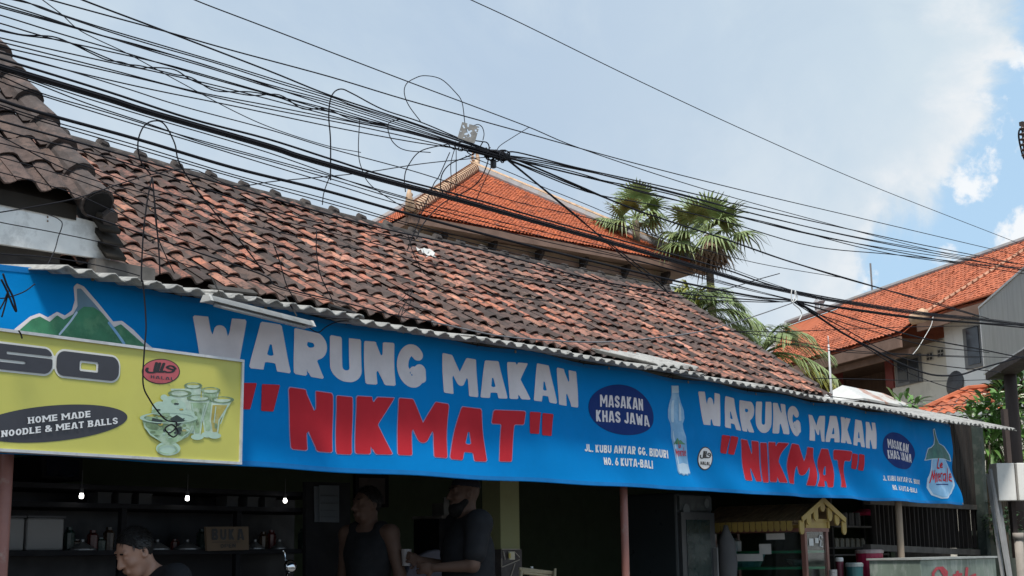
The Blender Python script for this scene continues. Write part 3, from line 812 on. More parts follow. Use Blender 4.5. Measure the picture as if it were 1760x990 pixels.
# ================================================================== yellow shop sign
M_yel = mat('yellow_sign_face', (.60, .57, .12), .4, .05, 2, stain=(.55, .50, .10), stain_amt=.3, stain_scale=1.6)
M_alu = mat('aluminium_frame', (.62, .62, .62), .4, .08, 8, metal=.3, stain=(.35, .34, .32), stain_amt=.4, stain_scale=12)
SO = -.17
sgn = thing('shop_sign', 'yellow rectangular food sign with a picture of iced drinks fixed over the banner', 'sign', W(.2, SO, 2.1))
sz0, sz1 = 2.108, 2.672; ss0, ss1 = -1.25, sz(414, 700, SO)[0]
b = MB(); b.sbox(ss0, ss1, SO, SO+.05, sz0, sz1); b.build('sign_panel', M_yel, sgn)
b = MB(); fw_ = .014
b.sbox(ss0, ss1+.008, SO-.012, SO+.056, sz1-fw_+.004, sz1+.004); b.sbox(ss0, ss1+.008, SO-.012, SO+.056, sz0-.004, sz0+fw_-.004)
b.sbox(ss1-.006, ss1+.008, SO-.011, SO+.055, sz0+.011, sz1-.011); b.sbox(ss0-.008, ss0+.006, SO-.011, SO+.055, sz0+.011, sz1-.011)
b.build('sign_frame', M_alu, sgn)
b = MB()
for s_ in (-.6, .3, 1.1): b.sbox(s_-.02, s_+.02, SO+.056, -.05, 2.655, 2.675)
b.build('sign_bracket', M_alu, sgn)
def SP(px, py, lift): return P(px, py, SO-lift*.35)
def SZ(x, y, lift): return W(x, SO-lift, y)
a_ = [sz(*q, SO) for q in ((97, 602), (204, 614), (97, 645), (136, 613), (167, 640), (91, 600), (92, 641))]
o0, o1, ot, ob = a_[0][0], a_[1][0], a_[0][1], a_[2][1]
def so_fn(g):
    def fn(X, Y):
        O_ = np.maximum(sd_rect(X, Y, o0, ob, o1, ot, .045), -(sd_rect(X, Y, o0+(o1-o0)*.36, ob+(ot-ob)*.27, o0+(o1-o0)*.66, ob+(ot-ob)*.70, .006)))
        x1 = o0-.022; x0 = x1-(o1-o0)*1.05; h = ot-ob
        S_ = sd_rect(X, Y, x0, ob, x1, ot, .045)
        S_ = np.maximum(S_, -sd_rect(X, Y, x0+(x1-x0)*.34, ob+h*.615, x1+.1, ob+h*.72, .008))
        S_ = np.maximum(S_, -sd_rect(X, Y, x0-.1, ob+h*.29, x0+(x1-x0)*.62, ob+h*.40, .008))
        return np.minimum(O_, S_)-g
    return fn
M_char = mat('printed_charcoal', (.045, .045, .055), .45, .1, 5)
p_ = shape('sign_lettering', so_fn(0), (o0-.7, ob-.05, o1+.05, ot+.05), M_char, .006, sgn, .008, SZ)
shape('lettering_outline', so_fn(.010), (o0-.7, ob-.05, o1+.05, ot+.05), mat('printed_grey_white', (.70, .70, .66), .45, .05), .003, p_, .008, SZ)
def tilt_ell(cx, cy, rx, ry, k): return lambda X, Y: (np.sqrt(((X-cx)/rx)**2+((Y-cy+k*(X-cx))/ry)**2)-1)*min(rx, ry)
ev = shape('oval_badge', tilt_ell(88, 728, 131, 31, .085), (-60, 680, 230, 780), M_char, .004, sgn, 2.0, SP)
def sword(name, txt, bl, br, tl, tr, m_, lift, par, **kw):
    c_ = [np.array(sz(*q, SO)) for q in (bl, br, tl, tr)]
    def f(u, v):
        q = (c_[0]*(1-u)+c_[1]*u)*(1-v)+(c_[2]*(1-u)+c_[3]*u)*v; return W(q[0], SO-lift, q[1])
    return words(name, txt, f, m_, par, **kw)
sword('badge_lettering', 'HOME MADE', (47, 728.5), (154, 717), (46.5, 717.5), (153.5, 706), M_pwhite, .008, ev, t=.19, gap=.13, rad=.01, serif=True, n=16)
sword('badge_lettering', 'NOODLE & MEAT BALLS', (1, 751.5), (201, 728.5), (1, 740.5), (200.5, 717.5), M_pwhite, .008, ev, t=.19, gap=.12, rad=.01, serif=True, n=16)
hb = shape('halal_badge', lambda X, Y: sd_ell(X, Y, 276.5, 638.5, 32.8, 21.8), (240, 612, 312, 665), M_black, .004, sgn, 1.2, SP)
shape('badge_disc', lambda X, Y: sd_ell(X, Y, 276.5, 638.5, 31.3, 20.3), (240, 612, 312, 665), mat('printed_rose', (.52, .105, .12), .45, .06), .007, hb, 1.2, SP)
shape('arabic_lettering', halal_fn(250, 621, 303, 647), (248, 619, 306, 650), M_black, .010, hb, .7, SP)
sword('halal_lettering', 'HALAL', (257, 650.5), (297, 654.5), (257, 645), (297, 649), M_char, .010, hb, t=.2, gap=.2, rad=.01, n=12)
# the printed dessert picture
pic = {}
MG1 = mat('printed_glass_green', (.30, .44, .26), .4, .3, 14, stain=(.55, .66, .55), stain_amt=.6, stain_scale=16)
MG2 = mat('printed_glass_pale', (.52, .64, .52), .4, .2, 14, stain=(.30, .46, .34), stain_amt=.5, stain_scale=18)
MG3 = mat('printed_amber', (.42, .34, .07), .4, .2, 14, stain=(.55, .55, .28), stain_amt=.5, stain_scale=16)
MG4 = mat('printed_mint', (.46, .62, .50), .4, .1, 14)
MG5 = mat('printed_dark_jelly', (.03, .045, .04), .4, .3, 14)
MG6 = mat('printed_moss', (.16, .24, .12), .4, .35, 16, stain=(.42, .55, .35), stain_amt=.6, stain_scale=20)
pp = shape('drinks_picture', lambda X, Y: sd_poly(X, Y, [(293, 668), (326, 668), (331, 700), (334, 740), (322, 742)]), (285, 660, 340, 750), MG2, .003, sgn, 1.2, SP)
def pshape(fn, bb, m_, l, nm='printed_glass'): return shape(nm, fn, bb, m_, l, pp, .9, SP)
def glass(cx, ty, rx, bx, by, bw, m_, l, liq):
    P_ = [(cx-rx, ty), (cx+rx, ty), (bx+bw+3, by-22), (bx+bw, by), (bx-bw, by), (bx-bw-3, by-22)]
    pshape(lambda X, Y: sd_poly(X, Y, P_)-1, (cx-rx-6, ty-8, cx+rx+6, by+4), MG2, l)
    pshape(lambda X, Y: np.maximum(sd_poly(X, Y, P_)+1.6, liq-Y), (cx-rx-6, ty-8, cx+rx+6, by+4), m_, l+.002)
    pshape(lambda X, Y: np.abs(sd_ell(X, Y, cx, ty, rx+.5, 5))-.8, (cx-rx-6, ty-8, cx+rx+6, ty+8), MG6, l+.004, 'printed_rim')
    pshape(lambda X, Y: sd_ell(X, Y, bx, by+5, 11, 5), (bx-14, by-4, bx+14, by+14), MG4, l+.003, 'printed_foot')
glass(332, 663, 13, 333, 735, 5, MG2, .004, 668)
glass(362, 671, 14, 357, 742, 5, MG1, .006, 676)
glass(309, 676, 17, 312, 735, 9, MG2, .008, 684)
glass(342.5, 684, 18, 339, 746, 5, MG1, .012, 692)
glass(382, 687, 17, 369, 744, 5, MG3, .012, 696)
BOWL = [(244, 716), (336, 722), (332, 738), (322, 750), (306, 758), (296, 763), (284, 763), (274, 757), (259, 748), (249, 735)]
pshape(lambda X, Y: sd_ell(X, Y, 289, 771, 21, 12), (262, 755, 314, 788), MG4, .018, 'printed_foot')
pshape(lambda X, Y: sd_poly(X, Y, BOWL)-1, (240, 706, 342, 768), MG1, .019, 'printed_bowl')
pshape(lambda X, Y: np.maximum(sd_poly(X, Y, BOWL)+2, np.minimum(sd_ell(X, Y, 270, 730, 20, 9), sd_ell(X, Y, 316, 742, 12, 8))), (240, 706, 342, 768), MG6, .021, 'printed_fruit')
pshape(lambda X, Y: np.minimum.reduce([sd_ell(X, Y, 275, 702, 14, 12), sd_ell(X, Y, 292, 694, 13, 13), sd_ell(X, Y, 307, 700, 13, 12), sd_ell(X, Y, 299, 708, 20, 9), sd_ell(X, Y, 322, 714, 13, 9), sd_ell(X, Y, 282, 683, 6, 5)]), (255, 674, 340, 726), MG4, .022, 'printed_ice')
for nm_, m__, sd__, n_, rng_ in (('printed_fruit_pieces', MG6, 1, 16, (2, 6)), ('printed_ice_pieces', MG4, 2, 18, (1.5, 4)), ('printed_jelly_pieces', MG5, 3, 9, (1.5, 4)), ('printed_syrup', MG3, 4, 7, (2, 5))):
    r5 = random.Random(sd__); bl_ = [(r5.uniform(252, 330), r5.uniform(690, 752), r5.uniform(*rng_), r5.uniform(*rng_)*.6) for _ in range(n_)]
    def bowl_bits(X, Y, bl_=bl_):
        d_ = np.minimum.reduce([sd_ell(X, Y, *q) for q in bl_])
        return np.maximum(d_, np.minimum(sd_poly(X, Y, BOWL)+2.5, sd_ell(X, Y, 295, 708, 32, 16)))
    pshape(bowl_bits, (244, 680, 342, 765), m__, .0225+.0006*sd__, nm_)
pshape(lambda X, Y: np.abs(sd_ell(X, Y, 290, 718, 46, 9))-.7, (240, 706, 340, 732), MG4, .026, 'printed_rim')
pshape(lambda X, Y: np.minimum(sd_stroke(X, Y, [(250, 734), (258, 746), (272, 755)], 1.0), sd_stroke(X, Y, [(330, 732), (324, 744), (312, 753)], .8)), (245, 728, 336, 760), MG4, .026, 'printed_glint')
pshape(lambda X, Y: np.abs(sd_ell(X, Y, 288, 772, 16, 8))-.7, (266, 760, 312, 784), MG1, .026, 'printed_rim')
pshape(lambda X, Y: np.minimum.reduce([sd_stroke(X, Y, q, .9) for q in ([(330, 694), (334, 722)], [(352, 696), (345, 724)], [(371, 699), (368, 726)], [(391, 698), (379, 728)])]), (325, 690, 396, 732), MG4, .018, 'printed_glint')
pshape(lambda X, Y: np.minimum.reduce([sd_ell(X, Y, *q) for q in ((340, 728, 3, 7), (336, 712, 2.5, 5), (345, 706, 2, 4), (371, 732, 2.5, 5))]), (330, 698, 378, 742), MG6, .0175, 'printed_fruit_pieces')
pshape(lambda X, Y: np.minimum.reduce([sd_ell(X, Y, 268, 708, 8, 5), sd_ell(X, Y, 300, 690, 6, 4), sd_ell(X, Y, 285, 712, 7, 4)]), (255, 674, 340, 726), MG1, .024, 'printed_fruit')
pshape(lambda X, Y: np.minimum.reduce([sd_poly(X, Y, [(292, 720), (304, 713), (318, 722), (306, 733)]), sd_poly(X, Y, [(262, 718), (280, 722), (276, 730), (260, 726)]), sd_poly(X, Y, [(300, 736), (312, 733), (313, 741), (303, 744)])]), (255, 708, 325, 748), MG5, .025, 'printed_jelly')

# ================================================================== tube light above the banner
TLo = -.27
tl = thing('tube_light', 'long grey fluorescent tube fitting hung above the first letters of the banner', 'lamp', P(445, 540, TLo))
pa, pc = P(359, 514, TLo), P(529, 557, TLo); ax = nrm(pc-pa); sd2 = nrm(np.cross(Z, ax))
M_tray = mat('grey_lamp_tray', (.24, .25, .25), .5, .2, 8, stain=(.14, .13, .12), stain_amt=.5, stain_scale=10)
b = MB(); prof = [(-.042, -.014), (-.02, .018), (.02, .018), (.042, -.014)]
b.prism([pa+sd2*x+Z*y for x, y in prof], pc-pa); b.build('lamp_tray', M_tray, tl)
b = MB()
for q, w_ in ((pa, -1), (pc, 1)): b.prism([q+ax*w_*.004+sd2*x*1.12+Z*y*1.15 for x, y in prof], ax*w_*.018)
b.build('end_caps', mat('lamp_end_white', (.5, .5, .48), .5, .1), tl)
b = MB(); b.tube([pa+ax*.03-Z*.026-sd2*.01, pc-ax*.03-Z*.026-sd2*.01], .011, 10); b.build('lamp_tube', mat('unlit_tube', (.36, .37, .38), .25, .04), tl, smooth=True)
b = MB(); 
for t_ in (.12, .88): b.tube([pa*(1-t_)+pc*t_+Z*.03, pa*(1-t_)+pc*t_+Z*.16+N*.1], .004, 5)
b.build('hanging_wires', mat('dark_cord', (.03, .03, .03), .8), tl)

# ================================================================== cables
M_cab = mat('black_cable', (.011, .011, .015), .8, .2, 6)
M_cabg = mat('grey_cable', (.17, .17, .18), .55, .15, 6)
M_cabw = mat('white_cable', (.62, .62, .60), .5, .1, 6)
def cable(pts, o=-1.2, r=.0032, label=None, group=None, m_=None, name='cable', seg=5, n=6):
    q = []
    if pts[0][0] <= 5 and pts[0][1] < 420 and len(pts[0]) == 2:      # carry on past the frame edge
        (x0, y0), (x1, y1) = pts[0], pts[1]
        if x1 > x0+8: pts = [(x0-130, y0-130*(y1-y0)/(x1-x0))]+list(pts)
    for p in pts:
        oo = p[2] if len(p) > 2 else o
        q.append(P(p[0], p[1], oo))
    b = MB(); b.tube(smooth_pts(q, n), r, seg)
    c = b.build(name, m_ or M_cab, None, smooth=True)
    return tag(c, label, 'cable', group)
GA = 'cables gathered into the wire knot above the orange roof'
LA = 'black cable coming down from the upper left into the wire knot above the orange roof'
fam = [
 [(-60, -18), (24, 0), (65, 10), (105, 25), (183, 50), (261, 73), (366, 104), (460, 133), (567, 166), (612, 183), (703, 211), (764, 233), (868, 268)],
 [(-60, -22), (34, 0), (70, 14), (107, 27), (183, 53), (261, 77), (366, 107), (460, 137), (567, 170), (640, 194), (720, 220), (865, 268)],
 [(-60, -12), (0, 5), (80, 30), (157, 56), (261, 84), (460, 145), (567, 174), (700, 217), (800, 250), (868, 272)],
 [(-60, -6), (0, 10), (130, 47), (261, 88), (366, 119), (460, 149), (567, 178), (700, 220), (862, 270)],
 [(-60, -3), (0, 13), (131, 49), (226, 76), (314, 100), (400, 127), (567, 183), (700, 224), (790, 250), (866, 271)],
 [(-60, 10), (0, 26), (110, 60), (209, 89), (353, 132), (455, 160), (567, 188), (690, 224), (800, 252), (864, 273)],
 [(-60, 24), (0, 40), (91, 67), (167, 84), (290, 112), (400, 143), (500, 172), (600, 201), (740, 238), (862, 274)],
 [(-60, 49), (0, 65), (183, 106), (261, 122), (366, 146), (460, 170), (612, 210), (703, 229), (864, 273)],
 [(-60, 64), (0, 80), (140, 112), (261, 140), (360, 165), (460, 187), (600, 214), (720, 240), (862, 274)],
 [(-60, 76), (0, 91), (130, 124), (261, 154), (400, 182), (570, 218), (703, 243), (800, 258), (858, 272)],
 [(100, -20), (142, 0), (277, 51), (460, 121), (570, 165), (700, 208), (800, 243), (868, 268)],
 [(-60, 60), (0, 72), (183, 118), (330, 156), (460, 181), (570, 203), (690, 226), (750, 238), (810, 252), (866, 270)],
]
for i, p in enumerate(fam): cable(p, -1.2-.012*(i % 4), .0031 if i != 10 else .0042, LA, GA)
L2 = 'pair of black cables loosely twisted round each other across the sky'
for p in ([(-40, 42), (0, 51), (40, 60), (90, 63), (125, 76), (180, 102), (209, 107), (240, 117), (261, 116), (300, 120), (330, 138), (370, 152), (430, 164), (480, 163), (520, 187), (560, 187), (610, 207), (700, 226), (862, 272)],
          [(-40, 44), (0, 53), (40, 61), (90, 67), (125, 75), (180, 98), (209, 109), (240, 113), (261, 118), (300, 128), (330, 134), (370, 156), (430, 158), (480, 168), (520, 183), (570, 193), (610, 203), (690, 221), (862, 270)]):
    cable(p, -1.22, .0031, 'black cable loosely twisted round a second one across the left of the sky', 'twisted cables')
# single lines over the open sky
cable([(300, -20), (335, 0), (460, 48), (703, 141), (900, 215), (1000, 256), (1200, 322), (1400, 378), (1600, 430), (1780, 470)], -1.9, .0027, 'single cable along the top of the tangle, running over everything to the right roof', None)
cable([(760, -24), (810, 0), (900, 42), (1100, 140), (1300, 233), (1500, 320), (1735, 412), (1790, 434)], -2.2, .0024, 'lone thin cable crossing the empty sky at the upper right', None)
cable([(40, -14), (87, 0), (200, 31), (277, 52), (400, 87), (567, 132), (703, 173), (897, 227), (1100, 283), (1300, 333), (1500, 380), (1780, 446)], -1.7, .0032, 'slender cable passing just above the knot and its perforated plate', None)
cable([(60, -10), (105, 24), (140, 54), (215, 90), (265, 117), (320, 147), (400, 190), (470, 221), (560, 250), (620, 262)], -1.3, .0022, 'loose thin wire slanting steeply across the parallel cables at upper left', None)
GB = 'lower cables running past the roofs to the white tie'
LB = 'thin black cable in the lower band sagging across the orange roof'
heavy = [([(-60, 96), (0, 114), (183, 168), (261, 193), (460, 250), (521, 270), (650, 306), (786, 342), (957, 390), (1093, 428), (1243, 472), (1292, 486), (1399, 509), (1443, 517), (1580, 538), (1683, 548), (1790, 562)], .0052, 'thick black bundled cable, the upper of the two heaviest'),
         ([(-60, 155), (0, 172), (60, 191), (235, 239), (400, 288), (553, 326), (707, 369), (889, 417), (1059, 459), (1180, 487), (1300, 510), (1365, 517), (1480, 533), (1580, 546), (1700, 556), (1790, 560)], .0068, 'thick black bundled cable, the lower of the two heaviest')]
for p, r, l in heavy: cable(p, -1.5, r, l, 'heavy bundled cables', seg=7)
for k, dy in enumerate((-3.6, 3.4, 6.0)):
    cable([(x, y+dy*(1-.0003*x)) for x, y in heavy[0][0]], -1.5+.02*k, .0034, 'medium cable lashed along the upper heavy bundle', 'strands along the heavy bundle')
cable([(-60, 84), (0, 101), (183, 157), (327, 204), (460, 239), (570, 274), (650, 299), (800, 338), (957, 383), (1093, 420), (1243, 462), (1365, 500), (1580, 536), (1780, 560)], -1.45, .0052, 'medium black cable just above the heavy bundle', None)
low_f = [
 [(-60, 100), (0, 119), (130, 163), (261, 203), (460, 262), (650, 328), (800, 367), (957, 404), (1100, 440), (1243, 484), (1365, 517)],
 [(0, 123), (60, 143), (150, 178), (261, 215), (350, 246), (460, 276), (560, 305), (700, 347), (850, 386), (1059, 438), (1200, 475), (1365, 516)],
 [(0, 140), (24, 149), (183, 199), (353, 250), (460, 283), (600, 325), (669, 346), (800, 381), (950, 418), (1100, 450), (1250, 490), (1365, 517)],
 [(0, 130), (70, 160), (183, 193), (300, 229), (420, 262), (560, 300), (700, 340)],
 [(0, 180), (70, 203), (235, 250), (400, 300), (553, 340), (700, 383), (850, 420), (1040, 462), (1200, 497), (1345, 519)],
 [(0, 184), (70, 208), (235, 256), (400, 304), (553, 346), (690, 384), (850, 428), (1040, 470), (1170, 495)],
 [(-50, 74), (0, 89), (39, 99), (120, 122), (220, 153), (314, 183), (460, 222), (570, 256), (703, 292), (800, 322), (900, 350), (1042, 382), (1160, 415), (1300, 452), (1450, 478)],
]
for i, p in enumerate(low_f): cable(p, -1.48+.01*i, .0027, LB, GB)
roof_f = [
 ([(-50, 193), (0, 208), (192, 261), (450, 336), (650, 391), (855, 436), (1025, 482), (1161, 503), (1250, 512), (1345, 519)], .0055, 'stout glossy cable stretched across the tiled roof just below its ridge'),
 ([(-50, 205), (0, 223), (230, 284), (450, 357), (560, 385), (700, 411), (850, 447), (1000, 480), (1154, 510), (1300, 519), (1365, 518)], .0042, None),
 ([(-50, 216), (0, 234), (134, 300), (269, 338), (450, 392), (600, 425), (760, 457), (900, 480), (1020, 497), (1160, 524)], .0030, None),
 ([(-50, 236), (0, 246), (130, 280), (260, 325), (420, 365), (560, 398), (700, 432), (880, 470), (1010, 492)], .0030, None),
 ([(-50, 255), (0, 270), (120, 305), (250, 352), (400, 398), (480, 421), (650, 467), (800, 500), (960, 520)], .0027, None),
 ([(-40, 285), (0, 296), (120, 330), (215, 372), (330, 418), (480, 462), (600, 500), (742, 535)], .0027, None),
]
for p, r, l in roof_f: cable(p, -.55, r, l or 'thin cable slung low in front of the weathered roof tiles', None if l else 'cables slung low in front of the tiles')
cable([(150, 370), (215, 392), (307, 423), (450, 472), (480, 493), (591, 520), (680, 542), (742, 553), (787, 563), (830, 572)], -.27, .0045, 'black cable resting along the upper edge of the corrugated awning', None)
cable([(742, 553), (787, 563), (850, 576), (926, 584), (1000, 588), (1055, 587), (1115, 582), (1198, 571), (1260, 555), (1307, 540), (1361, 521)], -.5, .0050, 'grey cable curving up from the awning to the white tie', None, M_cabg)
cable([(870, 640), (900, 650), (1000, 640), (1060, 626), (1160, 592), (1214, 570)], -.4, .002, 'very fine wire across the lower tiles at the middle', None) if False else None
cable([(0, 365), (60, 355), (134, 340), (200, 318), (261, 300), (330, 291), (400, 319), (477, 311), (615, 298), (721, 282), (806, 273), (839, 270)], -.9, .0028, 'thin wire rising gently from the left roof to the knot', None)
cable([(-30, 372), (0, 382), (96, 400), (192, 421), (345, 461), (420, 480), (520, 507), (600, 524)], -.35, .0026, 'thin wire drooping across the white fascia board', None)
cable([(82, 368, .5), (100, 376, .4), (107, 386, .3), (100, 408, .3), (94, 430, .2), (82, 455, .05)], .4, .003, 'short black wire hanging down the white fascia board', None)
cable([(-30, 425), (0, 436), (60, 440), (130, 449), (200, 463), (240, 474)], -.15, .003, 'dark cord along the top left corner of the banner', None)
# right of the knot
GR = 'cables fanning out to the right of the wire knot'
LR = 'black cable running from the wire knot down to the right roof'
fan = [
 [(868, 266), (889, 262), (991, 288), (1127, 318), (1243, 345), (1269, 352), (1450, 392), (1600, 424), (1780, 459)],
 [(868, 267), (930, 276), (1025, 298), (1130, 325), (1290, 366), (1450, 404), (1620, 438), (1780, 468)],
 [(868, 270), (1025, 308), (1161, 336), (1269, 372), (1350, 392), (1450, 414), (1600, 444), (1780, 474)],
 [(868, 271), (1000, 303), (1120, 333), (1243, 365), (1340, 388), (1500, 430), (1640, 452), (1780, 462)],
 [(868, 272), (889, 275), (991, 318), (1093, 361), (1243, 410), (1346, 446), (1450, 477), (1601, 521), (1683, 544)],
 [(868, 272), (940, 300), (1060, 348), (1150, 380), (1250, 412), (1365, 452), (1477, 486), (1600, 518), (1700, 548)],
 [(868, 268), (960, 285), (1060, 306), (1180, 336), (1320, 374), (1480, 409), (1640, 437), (1780, 458)],
 [(870, 274), (1010, 330), (1120, 352), (1250, 382), (1400, 424), (1560, 440), (1780, 466)],
 [(868, 270), (985, 295), (1100, 330), (1220, 358), (1370, 398), (1530, 428), (1780, 464)],
]
for i, p in enumerate(fan): cable(p, -1.2+.012*i, (.0046, .0046, .0046, .004, .006, .0045, .004, .0042, .004)[i], LR, GR)
for p in ([(872, 273), (923, 315), (991, 371), (1059, 431), (1134, 492), (1150, 505)], [(872, 275), (930, 322), (985, 368), (1050, 420), (1127, 479), (1146, 500)]):
    cable(p, -.8, .0045, 'black cable dropping steeply from the knot past the orange roof', 'steep drop cables')
cable([(800, 268), (820, 274), (880, 298), (930, 320), (1042, 366), (1200, 438), (1300, 478), (1400, 512)], -1.0, .0026, 'fine wire passing behind the steep drop cables', None)
# second gathering at the white tie
GT = 'cables fanning out from the white tie to the right'
LT = 'cable spreading from the white tie toward the right building'
for p, r in (([(1362, 517), (1374, 521), (1443, 569), (1500, 600), (1546, 624), (1601, 644), (1649, 644), (1683, 634), (1760, 612)], .0085),
          ([(1362, 517), (1380, 522), (1477, 551), (1580, 580), (1683, 600), (1790, 622)], .0065), ([(1362, 517), (1400, 522), (1480, 535), (1580, 548), (1683, 556), (1790, 566)], .0075),
          ([(1362, 518), (1380, 524), (1443, 560), (1560, 618), (1720, 640)], .0045), ([(1362, 518), (1420, 545), (1520, 575), (1600, 595), (1700, 606)], .004),
          ([(1362, 518), (1410, 548), (1490, 598), (1560, 640), (1640, 668), (1700, 676)], .004)):
    cable(p, -1.4, r, LT, GT)
for p in ([(1211, 565), (1307, 576), (1443, 600), (1546, 608), (1683, 613), (1780, 616)], [(1230, 569), (1340, 570), (1450, 566), (1560, 562), (1683, 560)], [(1320, 585), (1440, 604), (1540, 609), (1683, 615)],
          [(1400, 650), (1500, 652), (1600, 655), (1720, 652)], [(1380, 676), (1480, 688), (1560, 700), (1700, 690)], [(1150, 505), (1240, 498), (1300, 481), (1340, 470)]):
    cable(p, -1.0, .0035, 'thin level cable strung in front of the right building', 'level cables by the right building')
cable([(1361, 497), (1360, 506), (1361, 520), (1366, 510), (1367, 500), (1370, 514), (1363, 521), (1374, 531), (1378, 541), (1373, 551)], -1.55, .0042, 'white tie looped round the lower gathering of cables', None, M_cabw, 'cable_tie')
cable([(1604, 543), (1600, 560), (1587, 583), (1578, 598), (1569, 609)], -1.3, .0034, 'white wire hanging loose before the right building', None, M_cabw)
# loops
loops = [
 ([(259, 300), (242, 277), (237, 246), (246, 219), (263, 208), (282, 213), (300, 246), (307, 277), (330, 315), (369, 365), (422, 426), (455, 470)], .0034, 'tall black wire loop standing over the left end of the roof ridge'),
 ([(568, 310), (568, 242), (565, 197), (570, 165), (585, 153), (606, 161), (658, 188), (721, 209), (790, 238)], .0036, 'hooked black wire bent over left of the sky middle'),
 ([(723, 209), (703, 182), (695, 161), (698, 145), (712, 135), (730, 130), (758, 136), (782, 158), (794, 176), (799, 212), (803, 228)], .0026, 'large round wire loop rising over the perforated plate'),
 ([(618, 207), (616, 258), (621, 288), (638, 319), (688, 353), (720, 370)], .0024, 'fine hanging wire bowing down left of the orange roof'),
 ([(690, 205), (670, 210), (667, 224), (676, 245), (697, 258), (740, 262)], .0026, 'small open wire curl under the main cables'),
 ([(803, 243), (758, 250), (721, 261), (700, 288), (695, 310), (697, 330)], .0030, 'wire curving down from the knot to the left end of the orange roof'),
 ([(800, 240), (825, 243), (838, 246), (841, 259), (837, 283), (823, 311), (797, 331), (760, 350), (728, 384), (716, 410)], .0036, 'bowed wire falling in front of the orange roof peak'),
 ([(830, 244), (816, 263), (777, 280), (761, 297), (757, 316), (760, 330), (772, 342)], .0034, 'bent wire drooping left of the orange roof peak'),
 ([(783, 251), (775, 280), (775, 314), (768, 350)], .0024, 'straight thin wire hanging left of the roof peak, the shorter'),
 ([(784, 258), (784, 306), (783, 330)], .0024, 'straight thin wire hanging nearest the roof peak'),
 ([(773, 262), (754, 304), (742, 324), (700, 430)], .0028, 'slanting thin wire hanging to the left eave of the orange roof'),
 ([(844, 288), (826, 326), (818, 345)], .0026, 'thin wire trailing under the black splice on the orange tiles'),
 ([(909, 219), (883, 235), (859, 251), (853, 262)], .0024, 'thin wire sloping up to the right out of the knot'),
 ([(814, 216), (822, 214), (829, 219), (832, 230), (830, 241)], .0026, 'small wire arch at the right of the perforated plate'),
 ([(568, 300), (557, 330), (554, 352)], .0026, 'short wire end dangling over the roof ridge'),
]
for p, r, l in loops: cable(p, -1.16, r, l, None)
hang = [
 ([(261, 305), (253, 346), (246, 407), (243, 478), (246, 488), (251, 557), (248, 603), (246, 660), (258, 688), (272, 708), (286, 722), (303, 726), (300, 738), (290, 744), (284, 736), (296, 730), (306, 742), (299, 751), (289, 746)], -.45, .0040, 'grey black cable dropping past the banner to a scribbled end on the yellow sign'),
 ([(262, 307), (267, 361), (273, 430), (275, 472)], -.3, .0042, 'straight dark cable hanging down the left tiles'),
 ([(262, 305), (264, 330), (270, 400), (285, 440), (300, 470)], -.3, .0030, 'thin dark cable curving beside the straight one on the left tiles'),
 ([(544, 396), (544, 433), (551, 473), (571, 515)], -.2, .0034, 'short wire hanging over the middle left tiles'),
 ([(470, 420), (480, 447), (493, 491), (511, 522)], -.2, .0034, 'short bent wire hanging above the tube light'),
 ([(700, 400), (712, 440), (730, 470), (745, 480)], -.2, .0028, 'short wire hanging over the middle tiles'),
 ([(528, 556), (535, 566), (548, 571), (560, 562), (580, 553), (610, 551)], -.12, .0035, 'looped lead from the tube light along the banner'),
 ([(5, 470), (12, 490), (22, 510), (28, 535), (22, 525), (12, 500), (2, 480)], -.3, .005, 'twisted coil of dark wire at the left edge of the banner'),
 ([(-10, 512), (10, 512), (40, 502), (60, 488)], -.25, .003, 'stray wire poking out over the left edge of the banner'),
 ([(-6, 540), (6, 520), (14, 500), (10, 520), (3, 545)], -.28, .004, 'thin wire bight at the left edge of the banner'),
 ([(32, 568), (36, 575), (38, 582)], -.21, .004, 'tiny wire hook over the top frame of the yellow sign'),
]
for p, o, r, l in hang: cable(p, o, r, l, None)
cable([(670, 530), (690, 515), (708, 495), (704, 510), (690, 530), (684, 545), (700, 532), (706, 515), (697, 520), (688, 548)], -.1, .0025, 'little scribble of wire on the tiles above the awning', None)
# hardware at the knot
kn = thing('wire_knot', 'dark lump of tape and coiled ends where the upper cables meet', 'cable knot', P(860, 268, -1.2))
b = MB(); rr = random.Random(4)
for k in range(16):
    c = P(856+rr.uniform(-15, 14), 267+rr.uniform(-3, 4), -1.2+rr.uniform(-.02, .02)); a0 = rr.uniform(0, 6); rad = rr.uniform(.014, .04)
    b.tube([c+D*rad*math.cos(a0+t)*1.3+Z*rad*.7*math.sin(a0+t)+N*rad*.6*math.sin(a0*2+t) for t in np.linspace(0, rr.uniform(3, 6.6), 10)], .0035, 5)
b.build('coiled_ends', M_cab, kn, smooth=True)
b = MB(); b.tube([P(838, 261, -1.2), P(850, 265, -1.2), P(872, 271, -1.2)], [.016, .027, .018], 9); b.tube([P(862, 260, -1.21), P(866, 275, -1.19)], .018, 8)
b.build('tape_wrap', M_cab, kn, smooth=True)
b = MB(); rr = random.Random(11)
for k in range(9):
    x = 770+k*10; y = 247+k*2.3; c = P(x, y+rr.uniform(-4, 4), -1.2)
    b.tube([c+D*.03*math.cos(t)+Z*.022*math.sin(t)+D*t*.01 for t in np.linspace(rr.uniform(0, 3), rr.uniform(4, 8), 9)], .0032, 5)
b.build('loose_windings', M_cab, kn, smooth=True)
pl = MB(); PO = -1.22
rr = random.Random(2); hol = [(rr.uniform(-.9, .9), rr.uniform(-.9, .9), rr.uniform(.06, .13)) for _ in range(17)]
pc_ = P(805, 228, PO); tx = nrm(np.array([.95, .1, -.26])); ty = nrm(np.array([.26, .1, .95]))
